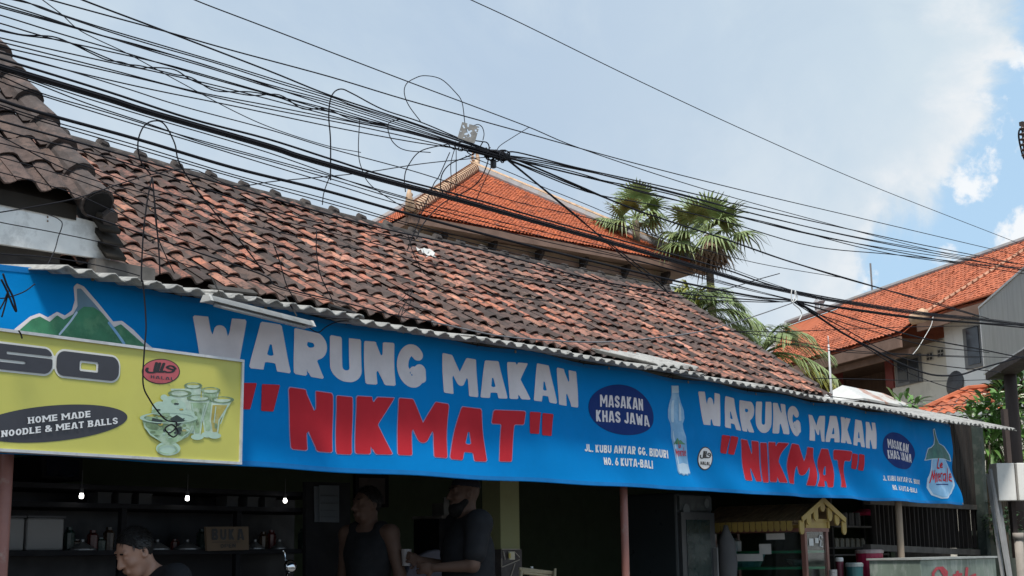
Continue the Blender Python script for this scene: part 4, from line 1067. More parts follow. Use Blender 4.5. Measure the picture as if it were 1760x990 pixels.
def plate_fn(X, Y):
    d_ = sd_rect(X, Y, -1, -1, 1, 1, .05)
    for x, y, r in hol: d_ = np.maximum(d_, -(np.hypot(X-x, Y-y)-r))
    d_ = np.maximum(d_, -np.minimum(sd_stroke(X, Y, [(-.3, -.25), (.25, .3)], .11), sd_stroke(X, Y, [(-.25, .3), (.3, -.2)], .10)))
    return d_
flat(pl, plate_fn, (-1.05, -1.05, 1.05, 1.05), .05, lambda x, y: pc_+tx*x*.05+ty*y*.052)
po_ = pl.build('perforated_plate', mat('grey_zinc', (.17, .165, .155), .5, .3, 30, metal=.4), None, normals=False)
tag(po_, 'small square perforated metal plate standing on the upper cables', 'plate'); md = po_.modifiers.new('s', 'SOLIDIFY'); md.thickness = .004
b = MB(); c = P(848, 282, -1.2); b.lathe(c-Z*.024, [(.010, 0), (.018, .004), (.018, .042), (.012, .048), (.006, .05), (.006, .075)], 10)
tag(b.build('cable_splice', mat('black_plastic', (.02, .02, .022), .4, .1), None, smooth=False), 'small black splice capsule dangling below the wire knot', 'splice')

# ================================================================== pavilion with the orange roof
def axis(az): return np.array([math.sin(R(az)), math.cos(R(az)), 0])
PD = 38.0
e1, e2 = axis(49.6), axis(-30)
C0 = dep(706, 366, PD)
L = 12.0
for _ in range(40):
    q = proj(C0+e1*L); L += (1213-q[0])*.015
pa_ = L/2
r_ = ray(815, 292); Mx = np.array([r_, -e2, -Z]).T
t_, pb_, ph_ = np.linalg.solve(Mx, C0+e1*pa_-EYEP)
print('pavilion L %.2f b %.2f h %.2f eave %.2f' % (L, pb_, ph_, C0[2]))
pb_ = max(2.0, min(pb_, 16)); print('pk', pb_); PK = C0+e1*pa_+e2*pb_+Z*ph_
C1, C2, C3 = C0+e1*L, C0+e1*L+e2*2*pb_, C0+e2*2*pb_
pav = thing('pavilion', 'tall building with a bright orange hipped roof rising behind the restaurant', 'pavilion', (*(C0+e1*pa_+e2*pb_)[:2], 0))
b = MB(); sl = math.hypot(pb_, ph_); vv_ = nrm(e2*pb_+Z*ph_)
tile_roof(b, C0, e1, vv_, int(L/.135)+1, int(sl/.165), .135, .165, .03, .022, new_tile, ns=5, bounds=lambda v: (pa_*v/sl, L-pa_*v/sl), jit=.004)
sl2 = math.hypot(pa_, ph_); v2_ = nrm(e1*pa_+Z*ph_)
tile_roof(b, C0, e2, v2_, int(2*pb_/.135)+1, int(sl2/.165), .135, .165, .03, .022, new_tile, ns=5, bounds=lambda v: (pb_*v/sl2, 2*pb_-pb_*v/sl2), jit=.004)
b.build('tiled_roof', M_new, pav, smooth=True, normals=False)
b = MB(); dz = Z*-.06; b.add([C0+dz, C1+dz, C2+dz, C3+dz, PK+dz], [(0, 1, 4), (1, 2, 4), (2, 3, 4), (3, 0, 4)]); b.build('roof_deck', M_clay, pav, normals=True)
M_beige = mat('beige_cap_tiles', (.56, .39, .26), .8, .2, 5, stain=(.25, .17, .11), stain_amt=.5, stain_scale=6)
M_greyr = mat('grey_ridge_cement', (.30, .30, .31), .85, .2, 3, stain=(.36, .26, .18), stain_amt=.4, stain_scale=4)
b = MB(); nk = 34
for k in range(nk):
    p = C0*(1-k/nk)+PK*(k/nk); q = C0*(1-(k+1.12)/nk)+PK*((k+1.12)/nk)
    b.tube([p+Z*.06, q+Z*.06], [.215, .195], 9)
b.build('hip_cap_tiles', M_beige, pav)
b = MB()
for k in range(nk):
    p = C0*(1-k/nk)+PK*(k/nk)+Z*.06; b.tube([p-Z*0, p+nrm(PK-C0)*.035], [.222, .222], 9)
b.build('cap_joints', mat('brown_mortar', (.22, .10, .06), .85, .2), pav)
b = MB()
b.tube([C1+Z*.05, (C1+PK)/2+Z*.05, PK+Z*.05], .17, 8); b.tube([C3+Z*.05, PK+Z*.05], .17, 8); b.build('cement_hips', M_greyr, pav)
b = MB(); b.tube([C1+Z*.22, (C1+PK)/2+Z*.24, PK+Z*.22], .07, 6); b.build('hip_cap_tiles', M_beige, pav)
def horn(base, dirv, h, nm):
    q = MB(); pts = [base, base+dirv*h*.25+Z*h*.3, base+dirv*h*.30+Z*h*.62, base+dirv*h*.12+Z*h*1.0]
    q.tube(smooth_pts(pts, 4), list(np.linspace(h*.24, h*.04, 13)), 8)
    for k in range(4): q.tube([base+Z*h*(.1+.18*k)-dirv*h*.05, base-dirv*h*(.34-.05*k)+Z*h*(.22+.18*k)], [h*.09, h*.02], 6)
    return q.build(nm, M_beige, pav, smooth=True)
horn(PK+Z*.15, nrm(e1+e2*.2), .62, 'roof_finial'); horn(C0+Z*.1, -nrm(e1+e2), .66, 'corner_ornament'); horn(C1+Z*.1, nrm(e1-e2), .5, 'corner_ornament')
M_soff = mat('weathered_soffit', (.30, .235, .20), .85, .15, 2, stain=(.2, .15, .13), stain_amt=.5)
M_cream = mat('cream_wall', (.40, .37, .30), .85, .1, 1.2, stain=(.28, .26, .22), stain_amt=.4)
ins = .95
b = MB(); b.add([C0+dz*2, C1+dz*2, C2+dz*2, C3+dz*2], [(0, 1, 2, 3)]); b.build('soffit', M_soff, pav)
b = MB(); b.beam(C0-Z*.17, C1-Z*.17, .06, .22); b.beam(C0-Z*.17, C3-Z*.17, .06, .22); b.build('eave_board', mat('brown_eave_board', (.20, .13, .10), .8, .2, 3), pav)
b = MB(); w0 = C0+(e1+e2)*ins; lx, ly = L-2*ins, 2*pb_-2*ins; zt = C0[2]-.15
b.box([*(w0+e1*lx/2+e2*ly/2)[:2], zt/2], (lx, ly, zt), (e1, e2, Z)); b.build('wall', M_cream, pav)
b = MB(); 
b.box([*(w0+e1*lx/2)[:2], zt-.28], (lx+.16, .14, .16), (e1, e2, Z)); b.box([*(w0+e2*ly/2)[:2], zt-.28], (.14, ly+.16, .16), (e1, e2, Z))
b.build('wall_plate', M_soff, pav)
for k in range(6):
    b = MB(); c = w0+e1*(.5+(lx-1.0)*k/5); b.prism([[*(c-e2*.09)[:2], zt-.08], [*(c-e2*.5)[:2], zt-.08], [*(c-e2*.5)[:2], zt-.2], [*(c-e2*.09)[:2], zt-.62]], e1*.12)
    b.build('roof_bracket', mat('dark_bracket', (.04, .035, .035), .7, .2), pav)

# ================================================================== right building
RD = 36.0; f_, nr = axis(-16.5), axis(73.5)
CR = dep(1305, 640, RD); RP = R(36); RU = -f_; RV = nrm(nr*math.cos(RP)+Z*math.sin(RP))
rn = nrm(np.cross(RU, RV)); Rg = hit(1352, 557, CR, rn); rl = (Rg-CR) @ RV; ru0 = (Rg-CR) @ RU
print('right roof slope len %.2f, ridge start %.2f, eave z %.2f' % (rl, ru0, CR[2]))
tj = (hit(1578, 545, CR, rn)-CR) @ RU; jv = .55
rb = thing('house', 'two storey white house with a long orange tiled roof and dark windows at the right', 'house', (*(CR+nr*3-f_*8)[:2], 0))
RL = 26.0
b = MB()
tile_roof(b, CR, RU, RV, int(RL/.15), int(rl/.135)+1, .15, .135, .026, .018, dust_tile, ns=4, bounds=lambda v: (ru0*v/rl, tj if v < jv else RL), jit=.004)
b.build('tiled_roof', M_new, rb, smooth=True, normals=False)
dk = -Z*.07
b = MB(); rdg0, rdg1 = CR+RU*ru0+RV*rl, CR+RU*RL+RV*rl
lowb = (rdg0-CR)-RU*ru0; back = nr*2*(rl*math.cos(RP))
b.add([CR+dk, CR+RU*tj+dk, CR+RU*tj+RV*jv+dk, CR+RU*RL+RV*jv+dk, rdg1+dk, rdg0+dk, CR+back+dk, CR+RU*RL+back+dk],
      [(0, 1, 2, 3, 4, 5), (0, 5, 6), (5, 4, 7, 6)]); b.build('roof_deck', M_clay, rb)
b = MB(); b.tube([rdg0+Z*.03, rdg1+Z*.03], .085, 8); b.tube([CR+Z*.03, rdg0+Z*.03], .07, 8); b.build('ridge', M_greyr, rb)
b = MB()
for k in range(22):
    t = k/22; px0, py0 = 1584+(1800-1584)*t, 541+(405-541)*t; px1, py1 = 1584+(1800-1584)*(t+.05), 541+(405-541)*(t+.05)
    b.tube([hit(px0, py0, CR+rn*.05, rn), hit(px1, py1, CR+rn*.03, rn)], [.045, .042], 6)
b.build('valley_cap_tiles', mat('dusty_cap_tiles', (.50, .27, .18), .85, .2, 4, stain=(.3, .2, .14), stain_amt=.5), rb)
b = MB(); q = hit(1584, 543, CR+rn*.1, rn); b.tube([q+RU*.1, q-RU*.25-RV*.05, q-RU*.42+Z*.06], [.16, .13, .05], 7); b.build('valley_end_ornament', M_beige, rb, smooth=True)
wi = 1.05
WL = CR+nr*wi
def RW(px, py, dd=0.0): return hit(px, py, WL+nr*dd, nr)
def rbox(x0, y0, x1, y1, dd, th, m_, nm, par=None, bev=0):
    """box whose left-facing front covers the pixel corners on the wall plane"""
    p, q = RW(x0, (y0+y1)/2, dd), RW(x1, (y0+y1)/2, dd)
    u0, u1 = (p-WL) @ RU, (q-WL) @ RU; xm = (x0+x1)/2
    zt_, zb2 = RW(xm, y0, dd)[2], RW(xm, y1, dd)[2]
    g = MB(); g.box(WL+RU*(u0+u1)/2+nr*(dd+th/2)+Z*((zt_+zb2)/2-WL[2]), (abs(u1-u0), th, abs(zt_-zb2)), (RU, nr, Z))
    return g.build(nm, m_, par or rb, bevel=bev)
M_wwall = mat('white_render', (.82, .82, .79), .85, .08, 1, stain=(.40, .40, .38), stain_amt=.5, stain_scale=2.5, stretch=(1, 1, .4), stain_lo=.55, stain_hi=.75)
M_cwall = mat('cream_render', (.70, .67, .58), .85, .08, 1, stain=(.42, .40, .35), stain_amt=.4, stain_scale=1.5)
M_brown = mat('brown_wood_panels', (.13, .085, .065), .7, .25, 2, stretch=(3, 3, .5))
M_maroon = mat('maroon_column', (.20, .045, .04), .6, .15, 3)
M_glassd = mat('dark_window_glass', (.05, .06, .075), .12, .1, 2)
M_wframe = mat('grey_window_frame', (.20, .20, .20), .6, .15, 5)
u_a = (RW(1533, 650)-WL) @ RU; u_b = (RW(1636, 640)-WL) @ RU
def rwall(u0, u1, d0, th, z0, z1, m_, nm):
    g = MB(); g.box([*(WL+RU*(u0+u1)/2+nr*(d0+th/2))[:2], (z0+z1)/2], (abs(u1-u0), th, abs(z1-z0)), (RU, nr, Z)); return g.build(nm, m_, rb)
ez = CR[2]-.1
rwall(u_a, u_b, 0, .25, 0, ez, M_cwall, 'wall'); rwall(u_b, RL, -.12, .3, 0, ez+.25, M_wwall, 'wall')
rwall(-.2, u_a-.02, 1.6, .2, 0, ez, M_brown, 'balcony_wall'); rwall(-.4, -.2, -.1, 1.9, 0, ez, M_brown, 'end_wall')
rwall(0, u_a, .0, 1.6, 0, ez-2.5, M_brown, 'balcony_floor')
rwall(.3, u_a, -.02, .08, ez-2.5, ez-1.75, mat('brown_balustrade', (.10, .07, .06), .7, .2), 'balustrade')
rbox(1521, 608, 1534, 668, -.05, .25, M_maroon, 'column'); rbox(1429, 622, 1437, 680, 0, .2, M_maroon, 'column')
g = MB(); g.add([CR+dk*2, CR+RU*tj+dk*2, CR+RU*tj+nr*(wi+1.7)+dk*2, CR+nr*(wi+1.7)+dk*2], [(0, 1, 2, 3)])
e_ = CR+RV*jv; g.add([e_+RU*tj+dk*2, e_+RU*RL+dk*2, e_+RU*RL+nr*1.6+dk*2, e_+RU*tj+nr*1.6+dk*2], [(0, 1, 2, 3)]); g.build('soffit', M_brown, rb)
g = MB(); g.beam(CR-Z*.22, CR+RU*tj-Z*.22, .06, .24); g.beam(e_+RU*tj-Z*.2, e_+RU*RL-Z*.2, .06, .22)
g.beam(CR-Z*.4+nr*.3, CR+RU*tj-Z*.4+nr*.3, .08, .14); g.build('eave_board', mat('brown_eave_board', (.20, .13, .10), .8, .2, 3), rb)
def rwin(x0, y0, x1, y1, dd):
    w = rbox(x0, y0, x1, y1, dd-.05, .06, M_wframe, 'window'); k = (x1-x0)
    rbox(x0+k*.10, y0+3.5, x0+k*.47, y1-3.5, dd-.07, .03, M_glassd, 'pane', w); rbox(x0+k*.54, y0+3.5, x1-k*.10, y1-3.5, dd-.07, .03, M_glassd, 'pane', w)
rwin(1538, 613, 1582, 661, 0); rwin(1656, 558, 1712, 630, -.12)
for x, y in ((1597, 613), (1616, 607)):
    v_ = rbox(x-5.5, y-7, x+5.5, y+7, -.03, .04, mat('vent_block_grey', (.48, .46, .42), .8, .1), 'vent_block')
    for dx_ in (-2.6, 2.6):
        for dy_ in (-3.2, 3.2): rbox(x+dx_-1.6, y+dy_-2.2-dx_*.2, x+dx_+1.6, y+dy_+2.2-dx_*.2, -.045, .012, mat('vent_dark', (.06, .06, .055), .8), 'vent_opening', v_)
g = MB(); p = RW(1637, 657, -.2); g.lathe(p, [(.02, .02), (.20, .0), (.30, -.05), (.31, -.07), (.02, .0)], 18, -nr+Z*.2)
g.build('dish', mat('dark_dish', (.06, .06, .065), .5, .1), rb)
g = MB(); p = RW(1637, 672, 0); g.beam(RW(1637, 660, -.2), RW(1639, 664, 0), .04, .04); g.build('dish_arm', M_wframe, rb)
g = MB(); p = hit(1499, 500, CR, rn); g.tube([p, p+Z*.75], .025, 5); g.build('lightning_rod', M_wframe, rb)
g = MB()
for x, y in ((1404, 526), (1413, 524)):
    p = hit(x, y+4, CR, rn); g.lathe(p, [(.02, -.1), (.07, 0), (.05, .1), (.10, .17), (.03, .26), (.01, .34)], 8)
g.build('ridge_finial', M_greyr, rb)
# small lower roof in front of it
lr = thing('garden_roof', 'small low orange tiled roof among the flowering shrubs at right', 'roof', dep(1640, 720, 23))
p0, p1 = dep(1566, 716, 22.5), dep(1745, 694, 21.5); lu = nrm((p1-p0)*np.array([1, 1, 0])); ln_ = np.array([-lu[1], lu[0], 0]); lv = nrm(ln_*math.cos(R(24))+Z*math.sin(R(24)))
g = MB(); LW = np.linalg.norm(p1-p0); tile_roof(g, p0, lu, lv, int(LW/.15), 6, .15, .19, .03, .018, dust_tile, ns=6, bounds=lambda v: (.0+v*.55, LW)); g.build('tiled_roof', M_new, lr, smooth=True, normals=False)
g = MB(); g.tube([p0+Z*.03, p0+lu*.62+lv*1.14+Z*.04, p0+lu*LW+lv*1.15+Z*.04], .05, 7); g.build('ridge', M_clay, lr)
g = MB(); g.box((p0+p1)/2*np.array([1, 1, 0])+ln_*.6+Z*(p0[2]/2-.05), (LW-.1, .9, p0[2]-.1), (lu, ln_, Z)); g.build('wall', M_cwall, lr)

# ================================================================== vent hood, pipe, aerial pole
vo = 1.9
vh = thing('roof_vent', 'white sheet metal vent hood with a rusty patch on a dark flue behind the awning', 'vent', P(1505, 700, vo))
M_hood = mat('white_sheet_metal', (.56, .56, .54), .5, .12, 5, stain=(.36, .14, .07), stain_amt=.85, stain_scale=2.6, stain_lo=.54, stain_hi=.62)
s0, z0 = sz(1484, 684, vo); s1, _ = sz(1577, 684, vo); wd = .80
bs = [W(s0, vo, z0), W(s1, vo, z0), W(s1, vo+wd, z0), W(s0, vo+wd, z0)]
r0, r1 = W(s0+.22, vo+wd/2, z0+.23), W(s1-.30, vo+wd/2, z0+.23)
g = MB(); up_ = -Z*.03; g.add(bs+[r0, r1]+[q+up_ for q in bs], [(0, 1, 5, 4), (1, 2, 5), (2, 3, 4, 5), (3, 0, 4), (0, 6, 7, 1), (1, 7, 8, 2), (2, 8, 9, 3), (3, 9, 6, 0), (6, 9, 8, 7)])
g.build('hood', M_hood, vh)
g = MB(); g.sbox(s0+.14, s1-.16, vo+.12, vo+wd-.12, 2.7, z0-.02); g.build('flue', mat('sooty_flue', (.06, .06, .058), .8, .2, 4), vh)
g = MB(); p = P(1424, 592, 2.2); g.tube([p, np.array([p[0], p[1], 3.2])], [.012, .022], 7); g.tube([p, p+Z*.12], .006, 5)
tag(g.build('aerial_pole', mat('galvanised_pipe', (.50, .50, .50), .5, .12, 6), None, smooth=True), 'slim grey metal pole standing left of the white vent hood', 'pole')

# ================================================================== street pole, sign board, meter cabinets, power pole
pp_ = dep(1747, 800, 19.0); M_dpole = mat('dark_wood_pole', (.055, .042, .038), .8, .3, 4, bump=.5, stretch=(1, 1, .2))
g = MB(); g.tube([[pp_[0], pp_[1], 0], [pp_[0], pp_[1], 2.5], [pp_[0]+.02, pp_[1], 4.35]], [.105, .095, .085], 12)
tag(g.build('utility_pole', M_dpole, None, smooth=True), 'thick dark brown pole under the big grey board at the right edge', 'pole')
bx = thing('sign_board', 'blank grey metal back of a big sign board on the dark pole at right', 'sign board', dep(1747, 640, 18.8))
bu = axis(7.5); q0 = dep(1683, 528, 20.2); q0b = dep(1690, 646, 20.2); hgt = q0[2]-q0b[2]
M_board = mat('grey_sheet_board', (.35, .355, .345), .38, .10, 2.5, metal=.35, stain=(.30, .30, .28), stain_amt=.7, stain_scale=1.4, stretch=(2.2, 2.2, .35))
wv = -bu; th_ = np.array([bu[1], -bu[0], 0])
g = MB(); g.box(q0+wv*1.9-Z*hgt/2+th_*.10, (3.8, .20, hgt), (wv, th_, Z)); g.build('board', M_board, bx)
g = MB()
for zz in (q0[2]-.006, q0[2]-hgt+.006): g.box(q0+wv*1.9+Z*(zz-q0[2])+th_*.098, (3.83, .225, .03), (wv, th_, Z))
g.box(q0+wv*.008-Z*hgt/2+th_*.098, (.03, .215, hgt-.04), (wv, th_, Z)); g.build('board_edge', M_alu, bx)
g = MB(); g.box(q0+wv*1.6-Z*(hgt+.06)+th_*.12, (2.8, .3, .10), (wv, th_, Z)); g.build('board_bearer', M_dpole, bx)
mb_ = thing('meter_cabinet', 'pale grey electricity meter cabinets with a dark gap between them at the right edge', 'cabinet', dep(1741, 862, 17.0))
M_cabi = mat('pale_cabinet_paint', (.74, .73, .69), .45, .06, 3, stain=(.42, .41, .38), stain_amt=.35)
ca = axis(82); cb = np.array([-ca[1], ca[0], 0]); c0 = dep(1712, 796, 17.0); chh = c0[2]-dep(1712, 861, 17.0)[2]
g = MB(); g.box(c0+ca*.12+cb*.1-Z*chh/2, (.235, .2, chh), (ca, cb, Z)); g.build('cabinet_box', M_cabi, mb_, bevel=.008)
g = MB(); g.box(c0+ca*.40+cb*.085-Z*chh/2, (.27, .2, chh*1.0), (ca, cb, Z)); g.build('cabinet_box', M_cabi, mb_, bevel=.008)
g = MB(); g.box(c0+ca*.252+cb*.12-Z*chh/2, (.028, .16, chh*.98), (ca, cb, Z)); g.build('gap_strip', M_dpole, mb_)
g = MB(); g.lathe(c0+ca*.48-Z*chh*.62, [(.012, 0), (.012, .012), (.005, .016)], 8, -cb); g.build('lock', M_wframe, mb_)
g = MB(); g.box(c0+ca*.3+cb*.26-Z*(chh/2+.0), (.06, .08, chh+1.4), (ca, cb, Z)); g.build('mounting_post', M_dpole, mb_)
ppo = dep(1875, 600, 20.0)
pw = thing('power_pole', 'tall power pole just outside the right edge with an insulator arm showing', 'pole', (ppo[0], ppo[1], 0))
g = MB(); g.tube([[ppo[0], ppo[1], 0], [ppo[0], ppo[1], 9.5]], [.15, .10], 10); g.build('pole_shaft', M_greyr, pw, smooth=True)
it = dep(1758, 226, 20.0)
g = MB(); g.beam(np.array([ppo[0], ppo[1], it[2]+.12]), it+Z*.12-cr*.02, .06, .06); g.build('cross_arm', M_dpole, pw)
g = MB(); prof = [(.02, .10)]
for k in range(6): prof += [(.02, .06-.08*k), (.05, .05-.08*k), (.05, .03-.08*k), (.02, .02-.08*k)]
g.lathe(it, prof[::-1], 10); g.build('insulator', mat('brown_glaze', (.05, .03, .025), .3, .1), pw, smooth=True)
g = MB(); g.tube(smooth_pts([dep(1757, 223, 20), dep(1752, 224, 20), dep(1751, 235, 20), dep(1754, 252, 20), dep(1760, 272, 20), dep(1775, 290, 20)], 5), .014, 6); g.build('jumper_wire', M_cab, pw, smooth=True)

# ================================================================== palms and shrubs
def leafmat(n_, c, st): return mat(n_, c, .45, .25, 3, stain=st, stain_amt=.5, stain_scale=2)
M_fan = leafmat('fan_palm_leaf', (.18, .24, .09), (.32, .36, .15)); M_dead = mat('dead_frond', (.22, .15, .10), .8, .3, 4)
M_coco = leafmat('coconut_leaf', (.17, .23, .085), (.30, .34, .13)); M_yelf = mat('yellowing_frond', (.32, .32, .06), .5, .2, 4)
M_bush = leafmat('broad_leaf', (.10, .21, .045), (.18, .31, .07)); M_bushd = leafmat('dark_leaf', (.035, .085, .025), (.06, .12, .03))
M_trunk = mat('palm_trunk', (.14, .11, .08), .9, .3, 5, bump=.5)
M_petal = mat('white_petals', (.80, .78, .66), .5, .05)
def strip(b, pts, wid, side):
    """one thin leaflet along pts, folded a little along its middle"""
    n = len(pts); vs_ = []
    for i, p in enumerate(pts):
        w = wid*(1-(i/(n-1))**1.6)+.002
        vs_ += [p-side*w, p+np.array([0, 0, w*.35]), p+side*w]
    fs = []
    for i in range(n-1):
        fs += [(3*i, 3*i+1, 3*i+4, 3*i+3), (3*i+1, 3*i+2, 3*i+5, 3*i+4)]
    b.add(vs_, fs)
def fan_leaf(b, base, d, plen, rad, rr, nseg=26, droop=.35, spread=150):
    d = nrm(d); side = nrm(np.cross(d, Z)) if abs(d[2]) < .97 else np.array([1., 0, 0]); upv = np.cross(side, d)
    hub = base+d*plen-Z*plen*.12
    b.tube([base, (base+hub)/2+Z*plen*.04, hub], [.02, .016, .012], 4)
    for k in range(nseg):
        a = R(-spread+2*spread*k/(nseg-1)); r_ = rad*(1-.28*(abs(a)/R(spread))**2)*rr.uniform(.88, 1.05)
        dd = nrm(d*math.cos(a)+side*math.sin(a)+upv*.18*math.cos(a*1.5))
        sl_ = nrm(np.cross(dd, upv)+1e-6)
        pts = [hub+dd*r_*t-Z*droop*r_*(t**3)*rr.uniform(.6, 1.4) for t in (0, .3, .55, .8, 1)]
        strip(b, pts, rad*math.sin(R(spread)/nseg)*.60, sl_)
def fan_palm(px, py, depth, crown, label, trunkdrop, seed, nleaf=26, dead=16, bright=False):
    rr = random.Random(seed); c = dep(px, py, depth)
    t = thing('fan_palm', label, 'palm', (c[0], c[1], 0), 'fan palms above the roofs')
    g = MB(); g.tube([[c[0]+.2, c[1], 0], [c[0]+.1, c[1], c[2]*.5], [c[0], c[1], c[2]-.15]], [.2, .16, .12], 9); g.build('trunk', M_trunk, t, smooth=True)
    g = MB(); gd = MB()
    for k in range(nleaf):
        az = k*2.399+rr.uniform(-.2, .2); el = math.asin(min(1, max(-.55, 1.0-1.45*(k/nleaf)**.9+rr.uniform(-.1, .1))))
        d = np.array([math.cos(az)*math.cos(el), math.sin(az)*math.cos(el), math.sin(el)])
        fan_leaf(g, c, d, crown*rr.uniform(.28, .55), crown*rr.uniform(.44, .58), rr, 26, .25 if el > .2 else .6, 125)
    g.build('crown', M_fan, t, smooth=False, normals=False)
    for k in range(dead):
        az = k*2.399; el = rr.uniform(-1.3, -.6); d = np.array([math.cos(az)*math.cos(el), math.sin(az)*math.cos(el), math.sin(el)])
        fan_leaf(gd, c-Z*crown*.15, d, crown*rr.uniform(.12, .28), crown*rr.uniform(.22, .36), rr, 16, .5)
    if dead: gd.build('dead_fronds', M_dead, t, normals=False)
fan_palm(1092, 372, 46, 1.80, 'left smaller fan palm rising behind the orange roof', 0, 3, 15, 0)
fan_palm(1216, 396, 45, 2.05, 'taller fan palm with a skirt of dead brown fronds right of the orange roof', 0, 8, 18, 20)
def frond(b, base, az, el, length, rr, leaf=.55, droop=.55, n=30):
    d = np.array([math.cos(az)*math.cos(el), math.sin(az)*math.cos(el), math.sin(el)])
    pts = [base+d*length*t-Z*droop*length*t**2.2 for t in np.linspace(0, 1, 12)]
    b.tube(pts, list(np.linspace(.025, .005, 12)), 4)
    for k in range(n):
        t = .12+.88*k/n; i = min(10, int(t*11)); p = pts[i]+(pts[i+1]-pts[i])*(t*11-i); tg = nrm(pts[i+1]-pts[i])
        sd_ = nrm(np.cross(tg, Z)); ln = leaf*math.sin(math.pi*(.12+.85*t))**.7*rr.uniform(.85, 1.1)
        for s_ in (-1, 1):
            dd = nrm(sd_*s_*rr.uniform(.6, .95)+tg*rr.uniform(.6, 1.0)+Z*rr.uniform(-.1, .25)); sl_ = nrm(np.cross(dd, Z))
            strip(b, [p+dd*ln*q-Z*ln*.6*q**2 for q in (0, .35, .7, 1)], .0085, sl_)
def coco_palm(px, py, depth, length, label, seed, fr, yel=()):
    rr = random.Random(seed); c = dep(px, py, depth)
    t = thing('coconut_palm', label, 'palm', (c[0], c[1], 0), 'feathery palms behind the tiled roof')
    g = MB(); g.tube([[c[0]+.15, c[1], 0], [c[0], c[1], c[2]]], [.16, .10], 8); g.build('trunk', M_trunk, t, smooth=True)
    g = MB()
    for az, el, k in fr: frond(g, c, R(az), R(el), length*k, rr)
    g.build('crown', M_coco, t, normals=False)
    if yel:
        g = MB()
        for az, el, k in yel: frond(g, c, R(az), R(el), length*k, rr)
        g.build('yellowing_fronds', M_yelf, t, normals=False)
coco_palm(1305, 612, 23, 1.35, 'feathery palm with arching fronds against the orange roof at right', 5,
          [(20, 55, 1), (70, 70, 1), (130, 60, 1), (170, 45, 1), (200, 50, .9), (-10, 30, 1.05), (-30, 10, 1), (160, 25, 1.1), (100, 35, 1), (250, 50, .9), (300, 45, .9), (215, 20, .9), (0, 66, .95), (180, 70, .9), (-20, 48, 1), (120, 80, 1)], [(-15, 5, .9), (188, 12, 1.0)])
coco_palm(1192, 548, 22, 1.15, 'young green palm at the end of the orange roof', 9,
          [(180, 60, 1), (150, 75, 1), (30, 65, 1), (0, 45, 1), (-20, 25, 1.05), (90, 50, 1), (200, 35, 1), (10, 30, 1), (270, 60, .9), (-40, 50, 1), (140, 40, .9), (240, 40, .9), (20, 15, 1), (-10, 62, 1.05), (60, 82, 1)], [(170, 85, 1.0), (20, 80, .9), (200, 72, .9)])
def leaf_at(b, p, d, ln, wd, rr):
    d = nrm(d); s_ = nrm(np.cross(d, Z)+np.array([1e-5, 0, 0])); 
    pts = [p+d*ln*t-Z*ln*.4*t*t for t in (0, .25, .5, .75, 1)]; ws = [.15, .8, 1, .7, .03]; vs_ = []
    for q, w in zip(pts, ws): vs_ += [q-s_*wd*w+Z*wd*w*.25, q, q+s_*wd*w+Z*wd*w*.25]
    fs = []
    for i in range(4): fs += [(3*i, 3*i+1, 3*i+4, 3*i+3), (3*i+1, 3*i+2, 3*i+5, 3*i+4)]
    b.add(vs_, fs)
def shrub(name, label, blobs, depth, nl, ln, wd, m_, seed, flowers=0, group=None, cat='shrub'):
    rr = random.Random(seed); c = dep(blobs[0][0], blobs[0][1], depth); t = thing(name, label, cat, (c[0], c[1], 0), group)
    g = MB(); st = MB(); gf = MB()
    root = np.array([c[0], c[1], 0])
    for bxp, byp, rad in blobs:
        cc = dep(bxp, byp, depth+rr.uniform(-.3, .3)); st.tube([root, root*.4+cc*.6-Z*.2, cc], [.05, .03, .015], 5)
        for k in range(nl):
            u = np.array([rr.gauss(0, 1), rr.gauss(0, 1), rr.gauss(0, .8)]); u = nrm(u)*rad*rr.random()**.4
            p = cc+u; d = nrm(u)+np.array([rr.uniform(-.6, .6), rr.uniform(-.6, .6), rr.uniform(-.1, .7)])
            leaf_at(g, p, d, ln*rr.uniform(.7, 1.2), wd*rr.uniform(.8, 1.1), rr)
        for k in range(flowers):
            u = nrm(np.array([rr.gauss(0, 1), rr.gauss(0, 1)-1, rr.gauss(0, .6)+.7]))*rad*rr.uniform(.85, 1.1)
            for j in range(5):
                a = j*1.257; leaf_at(gf, cc+u, np.array([math.cos(a), math.sin(a)*.6, .5+.3*math.sin(a)]), .06, .022, rr)
    st.build('stems', M_trunk, t); g.build('foliage', m_, t, normals=False)
    if flowers: gf.build('flowers', M_petal, t, normals=False)
    return t
shrub('frangipani', 'leafy frangipani with white flowers above the right end of the awning', [(1672, 728, .24), (1694, 712, .28), (1718, 708, .34), (1704, 735, .3), (1738, 684, .3)], 20.6, 70, .26, .045, M_bush, 21, 7)
shrub('shrub', 'bright green narrow leaved bush hanging below the awning tip', [(1700, 765, .25), (1720, 775, .28), (1730, 745, .25), (1755, 770, .3)], 20, 90, .34, .025, M_bush, 31)
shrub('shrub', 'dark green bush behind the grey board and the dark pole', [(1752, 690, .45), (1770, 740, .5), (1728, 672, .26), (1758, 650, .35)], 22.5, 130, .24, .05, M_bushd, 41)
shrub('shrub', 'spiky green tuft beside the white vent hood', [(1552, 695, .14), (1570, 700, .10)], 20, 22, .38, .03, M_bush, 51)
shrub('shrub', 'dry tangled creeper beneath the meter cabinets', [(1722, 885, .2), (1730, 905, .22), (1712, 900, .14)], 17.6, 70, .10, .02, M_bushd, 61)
cw = dep(1730, 920, 18.0); g = MB(); g.box([cw[0]+.2, cw[1], cw[2]/2], (1.8, .25, cw[2]), (axis(75), axis(-15), Z))
g.box([cw[0]+.2, cw[1], cw[2]+.03], (1.9, .32, .06), (axis(75), axis(-15), Z))
